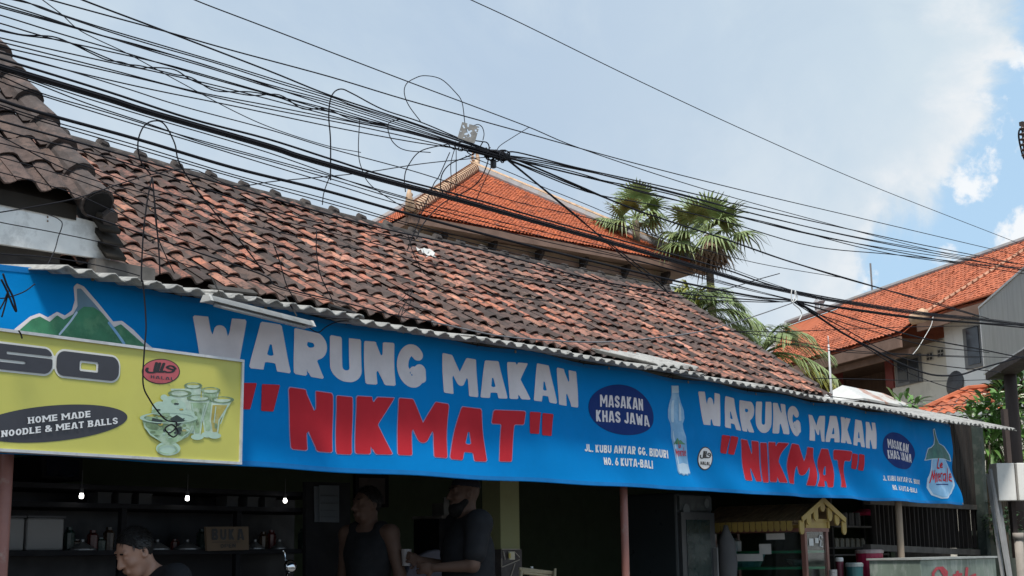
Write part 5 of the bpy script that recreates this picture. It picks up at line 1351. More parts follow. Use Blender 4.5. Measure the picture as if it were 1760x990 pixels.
tag(g.build('low_wall', mat('mossy_concrete', (.15, .16, .13), .9, .3, 3, bump=.5, stain=(.07, .09, .05), stain_amt=.6), None), 'mossy concrete wall under the meter cabinets at the right edge', 'wall')
g = MB(); q = dep(1750, 920, 16.8); g.tube([[q[0], q[1], 0], [q[0], q[1], q[2]]], .055, 10); g.tube([[q[0], q[1], q[2]-.05], [q[0], q[1], q[2]+.03]], .068, 10)
tag(g.build('pipe', mat('weathered_grey_pipe', (.30, .27, .24), .7, .2, 5), None, smooth=True), 'short grey brown pipe standing below the meter cabinets', 'pipe')

# ================================================================== litter on the old roof
rpn = nrm(np.cross(D, ve)); rpn = rpn if rpn[2] > 0 else -rpn
def RF(px, py, up=.05): return hit(px, py, W(0, .8, EV)+rpn*up, rpn)
g = MB(); g.beam(RF(362, 494, .07), RF(438, 503, .07), .05, .014, rpn); tag(g.build('plank', mat('dark_timber', (.06, .055, .05), .8, .3, 6), None), 'dark plank offcut lying on the lowest tiles above the tube light', 'plank')
g = MB(); g.beam(RF(566, 526, .075), RF(612, 540, .075), .045, .02, rpn); tag(g.build('rubber_strip', mat('matt_black', (.012, .011, .011), .9), None), 'black strip lying on the tiles just above the awning edge', 'strip')
rr = random.Random(9); g = MB(); c = RF(736, 437, .07); n_ = 7
g.add([c+D*(.03*(i-3)+rr.uniform(-.01, .01))+ve*(.025*(j-3)+rr.uniform(-.01, .01))+rpn*rr.uniform(-.012, .035) for i in range(n_) for j in range(n_)], [(i*n_+j, (i+1)*n_+j, (i+1)*n_+j+1, i*n_+j+1) for i in range(n_-1) for j in range(n_-1)])
o_ = g.build('plastic_scrap', mat('dirty_white_plastic', (.55, .55, .53), .5, .2, 12), None, normals=False); tag(o_, 'crumpled whitish plastic scrap caught on the upper tiles', 'litter'); md = o_.modifiers.new('s', 'SOLIDIFY'); md.thickness = .002
g = MB(); rr = random.Random(12)
for k in range(70):
    s_ = rr.uniform(1.5, 10); t_ = rr.uniform(.02, 2.1); q = sagp(W(s_, .8, EV)+ve*t_+rpn*.045); a_ = rr.uniform(0, 6); d_ = nrm(D*math.cos(a_)+ve*math.sin(a_)); e_ = np.cross(d_, rpn); l_ = rr.uniform(.012, .035)
    g.add([q-d_*l_, q+e_*l_*.4+rpn*.006, q+d_*l_, q-e_*l_*.4+rpn*.003], [(0, 1, 2, 3)])
tag(g.build('fallen_leaves', mat('dry_leaf', (.20, .12, .06), .8, .4, 20), None, normals=False), None, None, kind='stuff')
# ================================================================== house end at the right of the banner
M_dk = mat('tarred_wood', (.035, .030, .028), .8, .35, 5, bump=.5, stretch=(2, 2, .3), stain=(.09, .075, .06), stain_amt=.4)
M_dkg = mat('dark_green_post', (.035, .05, .045), .7, .3, 5, stain=(.12, .13, .12), stain_amt=.4, stain_scale=8)
we = thing('wooden_shed_end', 'dark weathered wooden wall and slatted balustrade at the right end of the banner', 'shed', W(12, .8, 0))
def sx(px, py, o): return sz(px, py, o)[0]
b = MB(); so_ = .55
for k in range(9):
    s0 = sx(1630, 800, so_)+k*.135; b.sbox(s0+.006, s0+.130, so_, so_+.03, sz(1660, 872, so_)[1], 3.25+.02*(k % 3))
b.build('board_wall', M_dk, we)
b = MB(); b.beam(P(1679, 735, .5)+Z*.1, P(1693, 990, .5)-Z*1.5, .13, .11, N); b.build('corner_post', M_dkg, we)
b = MB(); 
for k in range(26):
    x = 1500+k*7.4
    if x > 1690: break
    p = P(x, 866, .6); q = P(x, 942, .6); b.beam(p, [p[0], p[1], q[2]], .022, .045 if k % 3 else .055, N)
b.build('slats', M_dk, we)
b = MB(); b.beam(P(1490, 941, .58), P(1690, 950, .58), .09, .07); b.beam(P(1490, 862, .58), P(1690, 873, .58), .08, .06); b.build('rails', mat('worn_grey_rail', (.12, .11, .10), .8, .3, 6), we)
b = MB(); b.sbox(sx(1630, 900, 1.2), 12.15, 1.2, 1.24, .2, 3.2); b.build('back_boards', M_dk, we)
b = MB()
for k, (x, y, dy) in enumerate(((1700, 806, 0), (1706, 800, 5), (1696, 815, 8))):
    p = P(x, y, .1+.05*k); q = P(x+32-k*3, 990, -.05+.05*k); q = p+(q-p)*((p[2]-.13)/(p[2]-q[2])); ax_ = nrm(q-p); sd_ = nrm(np.cross(ax_, N))
    g = MB(); g.beam(p, q, .050, .006, N); g.beam(p+sd_*.024-N*.012, q+sd_*.024-N*.012, .006, .03, N); g.beam(p-sd_*.024-N*.012, q-sd_*.024-N*.012, .006, .03, N)
    tag(g.build('metal_channel', mat('dull_aluminium', (.45, .46, .47), .4, .15, 8, metal=.4), None), 'long grey metal channel leaning against the dark corner post', 'metal channel', 'metal channels leaning on the shed')
# ---- metal counter with red lettering
M_steel = mat('scratched_green_grey_steel', (.20, .25, .21), .5, .3, 5, metal=.25, stain=(.42, .46, .42), stain_amt=.7, stain_scale=6, stretch=(1, 1, .35))
ct = thing('metal_counter', 'scratched grey green metal cart with red hand lettering beside the bare wooden post', 'counter', W(11.5, -.2, .12))
co_ = -.42; z1 = sz(1640, 961, co_)[1]; c0s, c1s = sx(1583, 975, co_), sx(1712, 975, co_)
b = MB(); b.sbox(c0s, c1s, co_, co_+.55, .25, z1); b.build('cabinet', M_steel, ct, bevel=.006)
b = MB(); b.sbox(c0s-.02, c1s+.02, co_-.02, co_+.57, z1+.002, z1+.022); b.build('worktop', mat('worn_steel_top', (.42, .44, .42), .45, .2, 6, metal=.3), ct)
def CTm(x, y, l): return P(x, y, co_-l)
RW_ = [[(1604, 1000), (1604, 985), (1610, 977), (1620, 976), (1627, 983), (1626, 996)], [(1618, 980), (1624, 990), (1634, 998)], [(1646, 983), (1644, 1000)], [(1640, 989), (1652, 987)], [(1662, 977), (1660, 1000)], [(1668, 992), (1676, 988)]]
shape('red_lettering', lambda X, Y: np.minimum.reduce([sd_stroke(X, Y, k, 2.4) for k in RW_]), (1598, 970, 1684, 1004), mat('red_paint', (.42, .03, .05), .5, .15, 6), .006, ct, 1.0, CTm)
b = MB()
for s_ in (c0s+.1, c1s-.1):
    for o_ in (co_+.06, co_+.49): b.tube([W(s_, o_, .25), W(s_, o_, .12)], .03, 8)
b.build('casters', M_dk, ct)

# ================================================================== interior
M_teal = mat('dark_teal_cabinet', (.028, .036, .04), .35, .15, 3)
fr = thing('display_fridge', 'tall dark drinks fridge with a badge panel standing left of the food cart', 'fridge', W(7.6, 1.3, .35))
fo_ = .95; f0, f1 = sx(1163, 900, fo_), sx(1224, 900, fo_); fz = sz(1190, 848, fo_)[1]; fm = sz(1190, 881, fo_)[1]
b = MB(); b.sbox(f0, f1, fo_, fo_+.6, .35, fz); b.build('fridge_body', M_teal, fr, bevel=.02)
b = MB(); b.sbox(f0+.03, f1-.03, fo_-.02, fo_-.002, fm+.02, fz-.03); hp_ = b.build('header_panel', mat('fridge_header', (.04, .05, .055), .4, .2, 8, stain=(.10, .12, .125), stain_amt=.5, stain_scale=4), fr)
b = MB(); b.lathe(W(f1-.13, fo_-.022, fz-.09), [(.045, 0), (.045, .006)], 14, -N); b.lathe(W(f0+.14, fo_-.022, fz-.16), [(.06, 0), (.06, .006)], 12, -N); b.build('header_badge', mat('pale_badge', (.12, .14, .15), .5, .1), hp_)
b = MB(); b.sbox(f0+.02, f1-.02, fo_-.04, fo_-.003, .5, fm); dr = b.build('door', mat('fridge_door_frame', (.05, .055, .06), .35, .1), fr)
b = MB(); b.sbox(f0+.10, f1-.12, fo_-.046, fo_-.041, .6, fm-.07); b.build('door_glass', mat('dark_green_glass', (.02, .035, .035), .15, .1), dr)
b = MB(); b.sbox(f1-.07, f1-.045, fo_-.08, fo_-.041, 1.2, 1.65); b.build('handle', M_wframe, dr)
# ---- food cart at right angles to the street
M_cyel = mat('yellow_cart_paint', (.44, .31, .085), .55, .12, 5, stain=(.36, .25, .10), stain_amt=.4)
M_cbrn = mat('red_brown_frame', (.22, .10, .08), .5, .15, 5)
M_croof = mat('cart_roof_slats', (.26, .18, .10), .7, .3, 6)
M_cgrn = mat('green_shelf', (.02, .30, .14), .45, .1, 4)
M_cglass = mat('smoky_case_glass', (.9, .95, .95), .05, .02, 3, trans=1.0)
gc = thing('food_cart', 'glass sided food cart with a gabled yellow trimmed roof and green shelves', 'food cart', W(9.2, .8, .35))
go = .25; g0, g1 = sx(1383, 950, go), sx(1420, 950, go); gl = 1.0
while proj(W(g0, go+gl, 1.6))[0] > 1252 and gl < 3.5: gl += .05
gzt, gzb = sz(1402, 914, go)[1], 1.18
b = MB(); b.sbox(g0, g1, go, go+gl, .75, gzb); b.build('cart_body', M_cbrn, gc)
for s_ in (g0, g1):
    for o_ in (go, go+gl):
        b = MB(); b.sbox(s_-.022, s_+.022, o_-.022, o_+.022, .35, gzt); b.build('corner_post', M_cbrn, gc)
b = MB(); b.sbox(g0-.03, g1+.03, go-.03, go+gl+.03, gzt, gzt+.035); b.build('top_rail', M_cbrn, gc)
for y in (946, 974):
    zz = sz(1402, y, go)[1]; b = MB(); b.sbox(g0+.025, g1-.025, go+.01, go+gl-.03, zz-.022, zz); b.build('shelf', M_cgrn, gc)
b = MB(); b.sbox(g0-.006, g0-.002, go+.024, go+gl-.024, gzb, gzt); b.build('side_glass', M_cglass, gc)
b = MB(); b.sbox(g0+.024, g1-.024, go-.006, go-.002, gzb, gzt); b.build('end_glass', M_cglass, gc)
bz0, bz1 = gzt+.036, sz(1402, 892, go)[1]; b = MB(); b.sbox(g0+.0, g1+.03, go-.02, go+.55, bz0, bz1); yb_ = b.build('gable_box', M_cyel, gc)
b = MB(); b.sbox(g0-.012, g0+.02, go-.035, go-.021, bz0, bz1); b.sbox(g1+.01, g1+.042, go-.035, go-.021, bz0, bz1); b.sbox(g0+.022, g1+.008, go-.033, go-.021, bz1-.03, bz1); b.build('gable_trim', M_cyel, yb_)
b = MB(); b.sbox(g0, g1, go+.56, go+gl, bz0, bz1-.02); b.build('roof_frame', mat('dark_timber', (.06, .055, .05), .8, .3, 6), gc)
gm = (g0+g1)/2+.06; ap = sz(1418, 862, go)[1]; hw = (sx(1451, 893, go)-sx(1377, 893, go))/2; ez_ = sz(1414, 896, go)[1]
for sg, nm in ((-1, 'roof_slope'), (1, 'roof_slope')):
    b = MB(); n_ = 16
    for k in range(n_):
        oa = go-.06+(gl+.16)*k/n_; ob_ = oa+(gl+.16)/n_*.86
        b.prism([W(gm, oa, ap-.02), W(gm, ob_, ap-.02), W(gm+sg*hw, ob_, ez_-.0), W(gm+sg*hw, oa, ez_)], Z*-.02)
    b.build(nm, M_croof, gc)
b = MB(); b.prism([W(gm, go-.05, ap-.045), W(gm, go+gl+.1, ap-.045), W(gm-hw, go+gl+.1, ez_-.03), W(gm-hw, go-.05, ez_-.03)], Z*-.01); b.prism([W(gm, go-.05, ap-.045), W(gm, go+gl+.1, ap-.045), W(gm+hw, go+gl+.1, ez_-.03), W(gm+hw, go-.05, ez_-.03)], Z*-.01); b.build('roof_lining', M_croof, gc)
b = MB()
def tab(c, u, w, h, t):
    pts = [c-u*w/2, c+u*w/2]; arc_ = [c+u*w/2*math.cos(a)-Z*(h+w/2*math.sin(a)) for a in np.linspace(0, math.pi, 7)]
    b.prism(pts+arc_, t)
for k in range(-3, 4):
    f = k/3.0; c = W(gm+f*hw*.97, go-.075, ap+(ez_-ap)*abs(f)-.0); tab(c, D, .095, .085 if abs(k) % 2 else .06, N*.014)
b.beam(W(gm, go-.085, ap+.01), W(gm-hw, go-.085, ez_+.01), .012, .05); b.beam(W(gm, go-.085, ap+.01), W(gm+hw, go-.085, ez_+.01), .012, .05)
b.build('scalloped_gable', M_cyel, gc)
b = MB()
for k in range(15): tab(W(gm-hw-.006, go+.05+k*(gl/15), ez_), N, gl/15*.82, .07, D*.012)
b.build('scalloped_eave', M_cyel, gc)
def vessel(name, label, cat, px, py, o, prof, m_, seg=14, lid=None, group=None):
    c = P(px, py, o); g = MB(); g.lathe(c, prof, seg); 
    if lid:
        t = thing(name, label, cat, c, group); g.build(name+'_body' if name != 'tub' else 'tub_wall', m_, t, smooth=False); q = MB(); q.lathe(c, lid[0], seg); q.build('lid', lid[1], t); return t
    return tag(g.build(name, m_, None), label, cat, group)
zs2 = sz(1402, 974, go)[1]; zs1 = sz(1402, 946, go)[1]
def inside(name, label, cat, s, o, z, prof, m_, group=None):
    g = MB(); g.lathe(W(s, o, z), prof, 14); return tag(g.build(name, m_, None), label, cat, group)
M_tq = mat('turquoise_plastic', (.10, .36, .36), .4, .08, 4); M_stl = mat('dull_steel', (.30, .31, .32), .35, .1, 5, metal=.5)
gs = (g0+g1)/2
inside('basin', 'turquoise plastic basin on the lower green shelf of the food cart', 'basin', gs-.02, go+.75, zs2+.002, [(.13, 0), (.19, .13), (.195, .135), (.18, .13), (.12, .01)], M_tq)
inside('basin', 'second turquoise basin deeper on the lower green shelf of the cart', 'basin', gs-.02, go+1.2, zs2+.002, [(.13, 0), (.19, .12), (.195, .125), (.18, .12), (.12, .01)], M_tq)
for k, (o_, r_, h_) in enumerate(((.9, .07, .10), (1.2, .09, .08), (1.55, .08, .12))):
    inside('steel_pot', 'dull steel pot on the upper green shelf inside the food cart', 'pot', gs, go+o_, zs1+.002, [(r_, 0), (r_*1.05, h_), (r_*.5, h_+.02), (.02, h_+.03)], M_stl, 'pots inside the food cart')
inside('glass_bowl', 'clear glass bowl near the end of the lower green shelf', 'bowl', gs, go+.2, zs2+.002, [(.05, 0), (.13, .07), (.135, .075), (.12, .07), (.04, .01)], mat('clear_glass', (.9, .95, .95), .05, .02, trans=.9))
b = MB(); b.box(W(gs-.1, go-.010, gzt-.10), (.09, .004, .07)); b.box(W(gs+.02, go-.010, gzt-.085), (.07, .004, .05)); b.build('price_sticker', mat('white_paper', (.68, .68, .66), .7, .06), gc)
b = MB(); b.tube([W(gs+.1, go-.012, gzt-.06)+D*.03*math.cos(a)+Z*.025*math.sin(a) for a in np.linspace(0, 5, 9)]+[W(gs+.08, go-.012, gzt-.14), W(gs+.13, go-.012, gzt-.145)], .007, 5); b.build('painted_numeral', mat('white_paper', (.68, .68, .66), .7, .06), gc)
b = MB(); b.box(W(g0-.010, go+.42, gzt-.16), (.004, .13, .10)); b.box(W(g0-.010, go+.3, gzt-.04), (.004, .2, .06)); b.box(W(g0-.010, go+gl-.4, gzt-.24), (.004, .3, .07)); b.build('side_sticker', mat('white_paper', (.68, .68, .66), .7, .06), gc)
# ---- tubs and shelf right of the cart
M_crim = mat('crimson_plastic', (.50, .025, .085), .4, .08, 4)
sh = thing('side_table', 'low dark table carrying tubs right of the food cart', 'table', W(9.9, .4, .35)); to = .35
tz = sz(1490, 1000, to)[1]; b = MB(); b.sbox(sx(1424, 990, to), sx(1524, 990, to), to-.25, to+.3, tz-.04, tz); b.build('table_top', M_dk, sh)
for s_ in (sx(1428, 990, to), sx(1520, 990, to)):
    for o_ in (to-.2, to+.25): b = MB(); b.sbox(s_-.025, s_+.025, o_-.025, o_+.025, .35 if o_ > .38 else .12, tz-.042); b.build('leg', M_dk, sh)
def on_table(name, label, cat, x, w_px, ytop, o, m_, lid=None, taper=.92):
    c = W(sx(x, 985, o), o, tz+.002); r = w_px/2*((c-EYEP) @ fwd)/FPX; h = sz(x, ytop, o)[1]-c[2]
    t = thing(name, label, cat, c); g = MB(); g.lathe(c, [(r*taper, 0), (r, h*.9), (r, h)], 18); g.build('vessel_wall', m_, t)
    if lid: g = MB(); g.lathe(c+Z*(h+.001), [(r*1.06, 0), (r*1.06, .03), (r*.9, .04)], 18); g.build('lid', lid, t)
    return t
on_table('cool_box', 'big crimson drinks tub with a pale lid behind the bare wooden post', 'tub', 1496, 46, 951, .42, M_crim, mat('pale_pink_lid', (.55, .42, .40), .5, .08))
on_table('bucket', 'dark teal bucket with a grey lid in front of the crimson tub', 'bucket', 1469, 29, 974, .22, mat('dark_teal_plastic', (.03, .12, .13), .4, .1), mat('grey_lid', (.28, .32, .32), .5, .08))
on_table('jar', 'maroon jar with a white cap left of the teal bucket', 'jar', 1444, 13, 965, .36, mat('maroon_jar', (.16, .03, .05), .35, .1), M_cabi)
on_table('steel_mug', 'dull steel mug with a handle left of the teal bucket', 'mug', 1432, 14, 979, .15, M_stl)
rk = thing('wall_shelf', 'grimy two tier shelf of jars behind the food cart tubs', 'shelf', W(10.6, 1.3, 1.6)); ro = .95
for y in (904, 940, 952):
    b = MB(); z_ = sz(1460, y, ro)[1]; b.sbox(sx(1420, y, ro), sx(1515, y, ro), ro-.1, ro+.15, z_-.02, z_); b.build('shelf_board', mat('worn_grey_rail', (.12, .11, .10), .8, .3, 6), rk)
b = MB()
for x in (1421, 1514): b.sbox(sx(x, 930, ro)-.02, sx(x, 930, ro)+.02, ro-.08, ro+.15, .35, 2.3)
b.build('shelf_frame', M_dk, rk)
vessel('bowl', 'small crimson bowl upside down on the top shelf by the balustrade', 'bowl', 1486, 886, ro, [(.15, 0), (.13, .04), (.06, .07), (.05, .075)], M_crim)
rr = random.Random(5)
for k in range(7):
    vessel('spice_jar', 'small dusty jar in a row on the grimy shelf', 'jar', 1428+k*9, 940, ro, [(.035, 0), (.035, .06+.03*rr.random()), (.02, .10)], mat('dusty_glass', (.22, .20, .15), .5, .3, 8), 8, None, 'jars on the grimy shelf')
for k in range(5):
    vessel('spice_jar', 'small dark box tin on the top board of the grimy shelf', 'jar', 1428+k*11, 904, ro, [(.05, 0), (.05, .10+.05*rr.random()), (.045, .15)], mat('dark_tin', (.07, .065, .06), .5, .3, 8), 8, None, 'tins on the grimy shelf')
c = P(1249, 940, .9); b = MB(); b.lathe(c-Z*.45, [(.03, 0), (.08, .06), (.10, .3), (.085, .5), (.03, .62), (.02, .66)], 12)
tag(b.build('cloth_bag', mat('grey_white_cloth', (.13, .13, .135), .9, .15, 4, bump=.5, bscale=12), None, smooth=True), 'grey white cloth bag hanging between the fridge and the food cart', 'bag')

# ---- serving cabinet on the left, with its lamps and dishes
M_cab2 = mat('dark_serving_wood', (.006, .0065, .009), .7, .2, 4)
M_bulb = mat('glowing_bulb', (1.0, .97, .92), .4, 0, emit=7)
M_sil = mat('dull_silver', (.20, .205, .21), .35, .1, 6, metal=.6)
so1 = 1.45
sc = thing('serving_cabinet', 'long dark serving cabinet with open shelves inside the restaurant at left', 'cabinet', W(1.5, so1+.3, .35))
sa, sb = sx(-30, 930, so1), sx(585, 930, so1)
def shelfz(x, y, o=so1): return sz(x, y, o)[1]
zl, zm, ztp = shelfz(300, 945), shelfz(300, 868), shelfz(300, 838)
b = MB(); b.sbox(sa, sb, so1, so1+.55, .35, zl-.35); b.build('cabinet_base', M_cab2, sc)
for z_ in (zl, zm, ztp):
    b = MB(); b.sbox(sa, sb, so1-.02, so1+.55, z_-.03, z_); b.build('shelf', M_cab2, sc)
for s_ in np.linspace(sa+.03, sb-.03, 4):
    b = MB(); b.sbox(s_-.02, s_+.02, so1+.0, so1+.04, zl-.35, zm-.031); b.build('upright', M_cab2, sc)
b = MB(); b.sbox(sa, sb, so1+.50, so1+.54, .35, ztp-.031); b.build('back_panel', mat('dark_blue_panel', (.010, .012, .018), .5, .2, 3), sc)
for x, y in ((140, 853), (322, 857), (490, 861)):
    c = P(x, y, so1-.06); t = thing('lamp', 'small glowing white bulb hanging in front of the dark serving cabinet', 'lamp', c, 'bulbs over the serving cabinet')
    g = MB(); g.lathe(c-Z*.018, [(.006, .004), (.012, .008), (.014, .018), (.012, .028), (.010, .036)], 12); g.build('bulb', M_bulb, t, smooth=True)
    g = MB(); g.lathe(c+Z*.019, [(.013, 0), (.013, .03), (.003, .034), (.002, .14)], 8); g.build('lamp_holder', mat('grey_plastic', (.05, .05, .055), .5, .1), t)
for x, r in ((141, .075), (270, .075), (322, .082), (438, .06), (480, .05)):
    c = W(sx(x, 945, so1+.12), so1+.12, zl+.002); g = MB(); g.lathe(c, [(r*1.15, 0), (r*1.15, .008), (r*.45, .038), (r*.18, .05), (.012, .053), (.012, .066)], 16)
    tag(g.build('dish_cover', M_sil, None), 'dull silver conical dish cover on the dark serving shelf', 'dish cover', 'dish covers along the serving shelf')
for x0, x1, l in ((14, 42, 'pale grey square container half hidden by the left post'), (47, 110, 'pale grey square container standing next to the half hidden one')):
    o_ = so1+.06; s0, s1 = sx(x0, 920, o_), sx(x1, 920, o_); t = thing('container', l, 'container', W((s0+s1)/2, o_+.1, zl+.002))
    z0_, z1_ = zl+.002, shelfz((x0+x1)/2, 890, o_); g = MB(); g.sbox(s0, s1, o_, o_+.22, z0_, z1_); g.build('container_body', mat('milky_plastic', (.20, .20, .20), .5, .05, 3), t, bevel=.012)
    g = MB(); g.sbox(s0-.006, s1+.006, o_-.006, o_+.226, z1_+.001, z1_+.012); g.build('lid', mat('grey_plastic', (.05, .05, .055), .5, .1), t)
rr = random.Random(15)
for k, x in enumerate((118, 131, 158, 172, 186, 300, 346, 452, 466, 520, 540)):
    h_ = rr.uniform(.07, .15); c = W(sx(x, 945, so1+.3), so1+.3, zl+.002); g = MB(); g.lathe(c, [(.034, 0), (.036, h_*.75), (.020, h_*.88), (.020, h_)], 10)
    tag(g.build('sauce_bottle', mat(('dim_green_glass', 'dim_brown_glass', 'dim_red_plastic')[k % 3], ((.02, .05, .04), (.06, .035, .02), (.10, .02, .02))[k % 3], .25, .1), None, smooth=False), 'dim sauce bottle at the back of the dark serving shelf', 'bottle', 'bottles at the back of the serving shelf')
for k, x in enumerate((170, 205, 240, 390, 425, 455)):
    c = W(sx(x, 868, so1+.25), so1+.25, zm+.002); g = MB(); g.box(c+Z*.035, (.10, .12, .07)); g.box(c+Z*.074, (.11, .13, .008))
    tag(g.build('food_box', mat('dim_grey_card', (.07, .075, .08), .7, .2), None), 'small grey box on the middle board of the dark serving cabinet', 'box', 'boxes on the serving cabinet board')
bo = so1-.06
bk = thing('open_sign', 'brown board reading BUKA leaning on the dark serving shelf', 'sign', P(391, 946, bo))
qa = [P(354, 905.5, bo), P(427, 905, bo), P(428, 945, bo), P(356, 947, bo)]
b = MB(); b.prism(qa, N*.02); b.build('board', mat('brown_card', (.13, .095, .065), .7, .12, 5), bk)
def bkw(txt, bl, br, tl, tr, **kw):
    c_ = [P(*q, bo-.004) for q in (bl, br, tl, tr)]; q = MB()
    text_mesh(q, txt, lambda u, v: (c_[0]*(1-u)+c_[1]*u)*(1-v)+(c_[2]*(1-u)+c_[3]*u)*v, **kw); return q.build('board_lettering', M_black, bk, smooth=True, normals=False)
bkw('BUKA', (364, 928), (420, 928), (364, 909), (419, 909), t=.22, gap=.22, rad=.02, n=14, jitter=.04)
bkw('OPEN', (379, 942), (405, 941), (379, 935), (405, 934), t=.16, gap=.14, rad=.01, n=12)
b = MB(); b.beam(P(365, 932, bo-.004), P(413, 931.5, bo-.004), .003, .005, N); b.build('ruled_line', M_black, bk)
pn = thing('price_list', 'grey paper list with ruled lines hanging on a dark panel behind the serving shelf', 'notice', P(562, 890, so1-.1))
no_ = so1-.08; b = MB(); b.prism([P(549, 834, no_), P(583, 834.5, no_), P(583, 898, no_), P(549, 897, no_)], N*.006); b.prism([P(540, 836, no_+.012), P(548, 836, no_+.012), P(553, 897, no_+.012), P(541, 897, no_+.012)], N*.004); b.build('paper', mat('grey_paper', (.10, .115, .13), .8, .06), pn)
b = MB()
for y in (852, 865, 877, 888): b.beam(P(551, y, no_-.003), P(580, y+.5, no_-.003), .002, .012 if y < 870 else .006, N)
b.build('ruled_lines', M_black, pn)
b = MB(); b.prism([P(525, 828, no_+.02), P(602, 830, no_+.02), P(602, 1010, no_+.02), P(525, 1010, no_+.02)], N*.03); b.build('hanging_panel', M_cab2, pn)
tv = thing('television', 'old dark television on a bracket near the ceiling at left', 'television', P(106, 820, 1.9)); vo_ = 1.75
b = MB(); b.prism([P(72, 782, vo_), P(143, 786, vo_), P(143, 827, vo_), P(72, 823, vo_)], N*.35); b.build('casing', M_cab2, tv, bevel=.01)
b = MB(); b.prism([P(80, 787, vo_-.006), P(136, 791, vo_-.006), P(136, 821, vo_-.006), P(80, 818, vo_-.006)], N*.004); b.build('screen', mat('dark_screen', (.012, .013, .02), .08, .05), tv)
b = MB(); b.sbox(sx(106, 820, vo_)-.03, sx(106, 820, vo_)+.03, vo_+.35, BW, shelfz(106, 818, vo_), shelfz(106, 818, vo_)+.06); b.build('bracket', M_cab2, tv)
pf_ = thing('picture_frame', 'dark framed picture on the green back wall between two customers', 'picture', P(654, 845, BW-.03)); b = MB(); po2 = BW-.03
b.prism([P(611, 815, po2), P(668, 816, po2), P(668, 872, po2), P(611, 871, po2)], N*.028); b.build('frame', M_cab2, pf_)
b = MB(); b.prism([P(617, 821, po2-.004), P(662, 822, po2-.004), P(662, 866, po2-.004), P(617, 865, po2-.004)], N*.003); b.build('picture', mat('faded_print', (.06, .045, .04), .5, .4, 5), pf_)
mr = thing('mirror', 'small round chrome mirror on a bent stem in front of the serving cabinet', 'mirror', P(499, 985, .75)); mo = .75
c = P(499, 973, mo); b = MB(); b.lathe(c, [(.005, .03), (.036, .02), (.046, 0), (.044, -.006), (.005, -.004)], 16, nrm(-N+Z*.35-D*.3)); b.build('mirror_head', mat('chrome', (.75, .77, .8), .08, .02, metal=1.0), mr, smooth=True)
b = MB(); b.tube(smooth_pts([c+N*.01, c+Z*-.08+D*.02+N*.05, P(490, 955, mo+.1), P(486, 946, mo+.1)], 4), .006, 6); b.tube([c-Z*.04+N*.02, c-Z*.35+N*.05, c*np.array([1, 1, 0])+N*.1+Z*.36], .012, 6); b.build('stem', mat('chrome', (.75, .77, .8), .08, .02, metal=1.0), mr, smooth=True)
# ---- middle: tea shelf, chair cover, bamboo rack, bottle
ts = thing('tea_shelf', 'narrow dark shelf with a tissue box behind the bearded customer', 'shelf', W(sx(755, 890, 2.2), 2.2, .35)); t0 = 2.2
b = MB(); z_ = sz(760, 887, t0)[1]; b.sbox(sx(737, 887, t0), sx(800, 887, t0), t0-.15, t0+.2, z_-.025, z_); b.build('shelf_board', mat('grey_old_wood', (.14, .13, .12), .9, .3, 9), ts)
b = MB(); b.sbox(sx(740, 900, t0), sx(795, 900, t0), t0-.1, t0+.2, .35, z_-.027); b.build('shelf_body', M_cab2, ts)
tb = MB(); c = W(sx(768, 880, t0), t0, z_+.002); tb.box(c+Z*.055, (.24, .14, .11)); tb.prism([c+Z*.111-D*.03, c+Z*.111+D*.03, c+Z*.17+D*.02, c+Z*.16-D*.04], N*.01)
tag(tb.build('tissue_box', mat('tin_tissue_box', (.12, .12, .11), .4, .3, 10), None), 'boxy tissue dispenser on the narrow dark shelf', 'tissue box')
cc_ = thing('chair', 'chair with a grey violet cloth cover at the bearded customer', 'chair', W(sx(728, 985, 1.15), 1.15, .35)); c_o = 1.15
b = MB(); pts = [(690, 1010), (705, 972), (722, 955), (742, 946), (757, 944), (762, 960), (764, 1010)]
b.prism([P(x, y, c_o) for x, y in pts], N*.06); b.build('backrest_cover', mat('grey_violet_cloth', (.09, .088, .11), .9, .12, 6, bump=.4, bscale=14), cc_, bevel=.015)
cs_ = sx(728, 985, c_o)
b = MB(); b.sbox(cs_-.22, cs_+.22, c_o-.4, c_o+.05, .78, .82); b.build('seat', M_cab2, cc_)
for a in (-.2, .2):
    for o_ in (c_o-.38, c_o+.03): b = MB(); b.tube([W(cs_+a, o_, .35), W(cs_+a, o_, .78 if o_ < c_o else 1.4)], .016, 6); b.build('leg', M_cab2, cc_)
br = thing('bamboo_rack', 'pale bamboo rack whose top rails show beside the slate column', 'rack', W(sx(925, 985, .6), .6, .35)); ro2 = .6; M_bam = mat('bamboo', (.42, .36, .24), .6, .2, 10)
b = MB(); 
for a, c in (((893, 977), (954, 984)), ((896, 984), (950, 991)), ((893, 977), (900, 986)), ((954, 977), (953, 1010)), ((897, 981), (953, 986))): b.tube([P(*a, ro2), P(*c, ro2+.02)], .011, 7)
for x in (895, 953):
    p = P(x, 982, ro2); b.tube([p, [p[0], p[1], .35]], .014, 7); p = P(x, 980, ro2+.3); b.tube([p, [p[0], p[1], .35]], .014, 7)
b.build('rails', M_bam, br, smooth=True)
zz = P(920, 985, ro2+.1)[2]; b = MB(); b.sbox(sx(893, 985, ro2), sx(953, 985, ro2), ro2, ro2+.3, zz-.05, zz-.035); b.build('slatted_top', M_bam, br)
for x, h, m_, l in ((905, .06, M_dkg, 'small dark green cup on the bamboo rack'), (914, .085, M_cabi, 'little white bottle standing on the bamboo rack')):
    b = MB(); b.lathe(W(sx(x, 985, ro2+.1), ro2+.1, zz-.033), [(.022, 0), (.022, h*.7), (.012, h*.85), (.012, h)], 10); tag(b.build('bottle' if h > .07 else 'cup', m_, None), l, 'bottle' if h > .07 else 'cup')
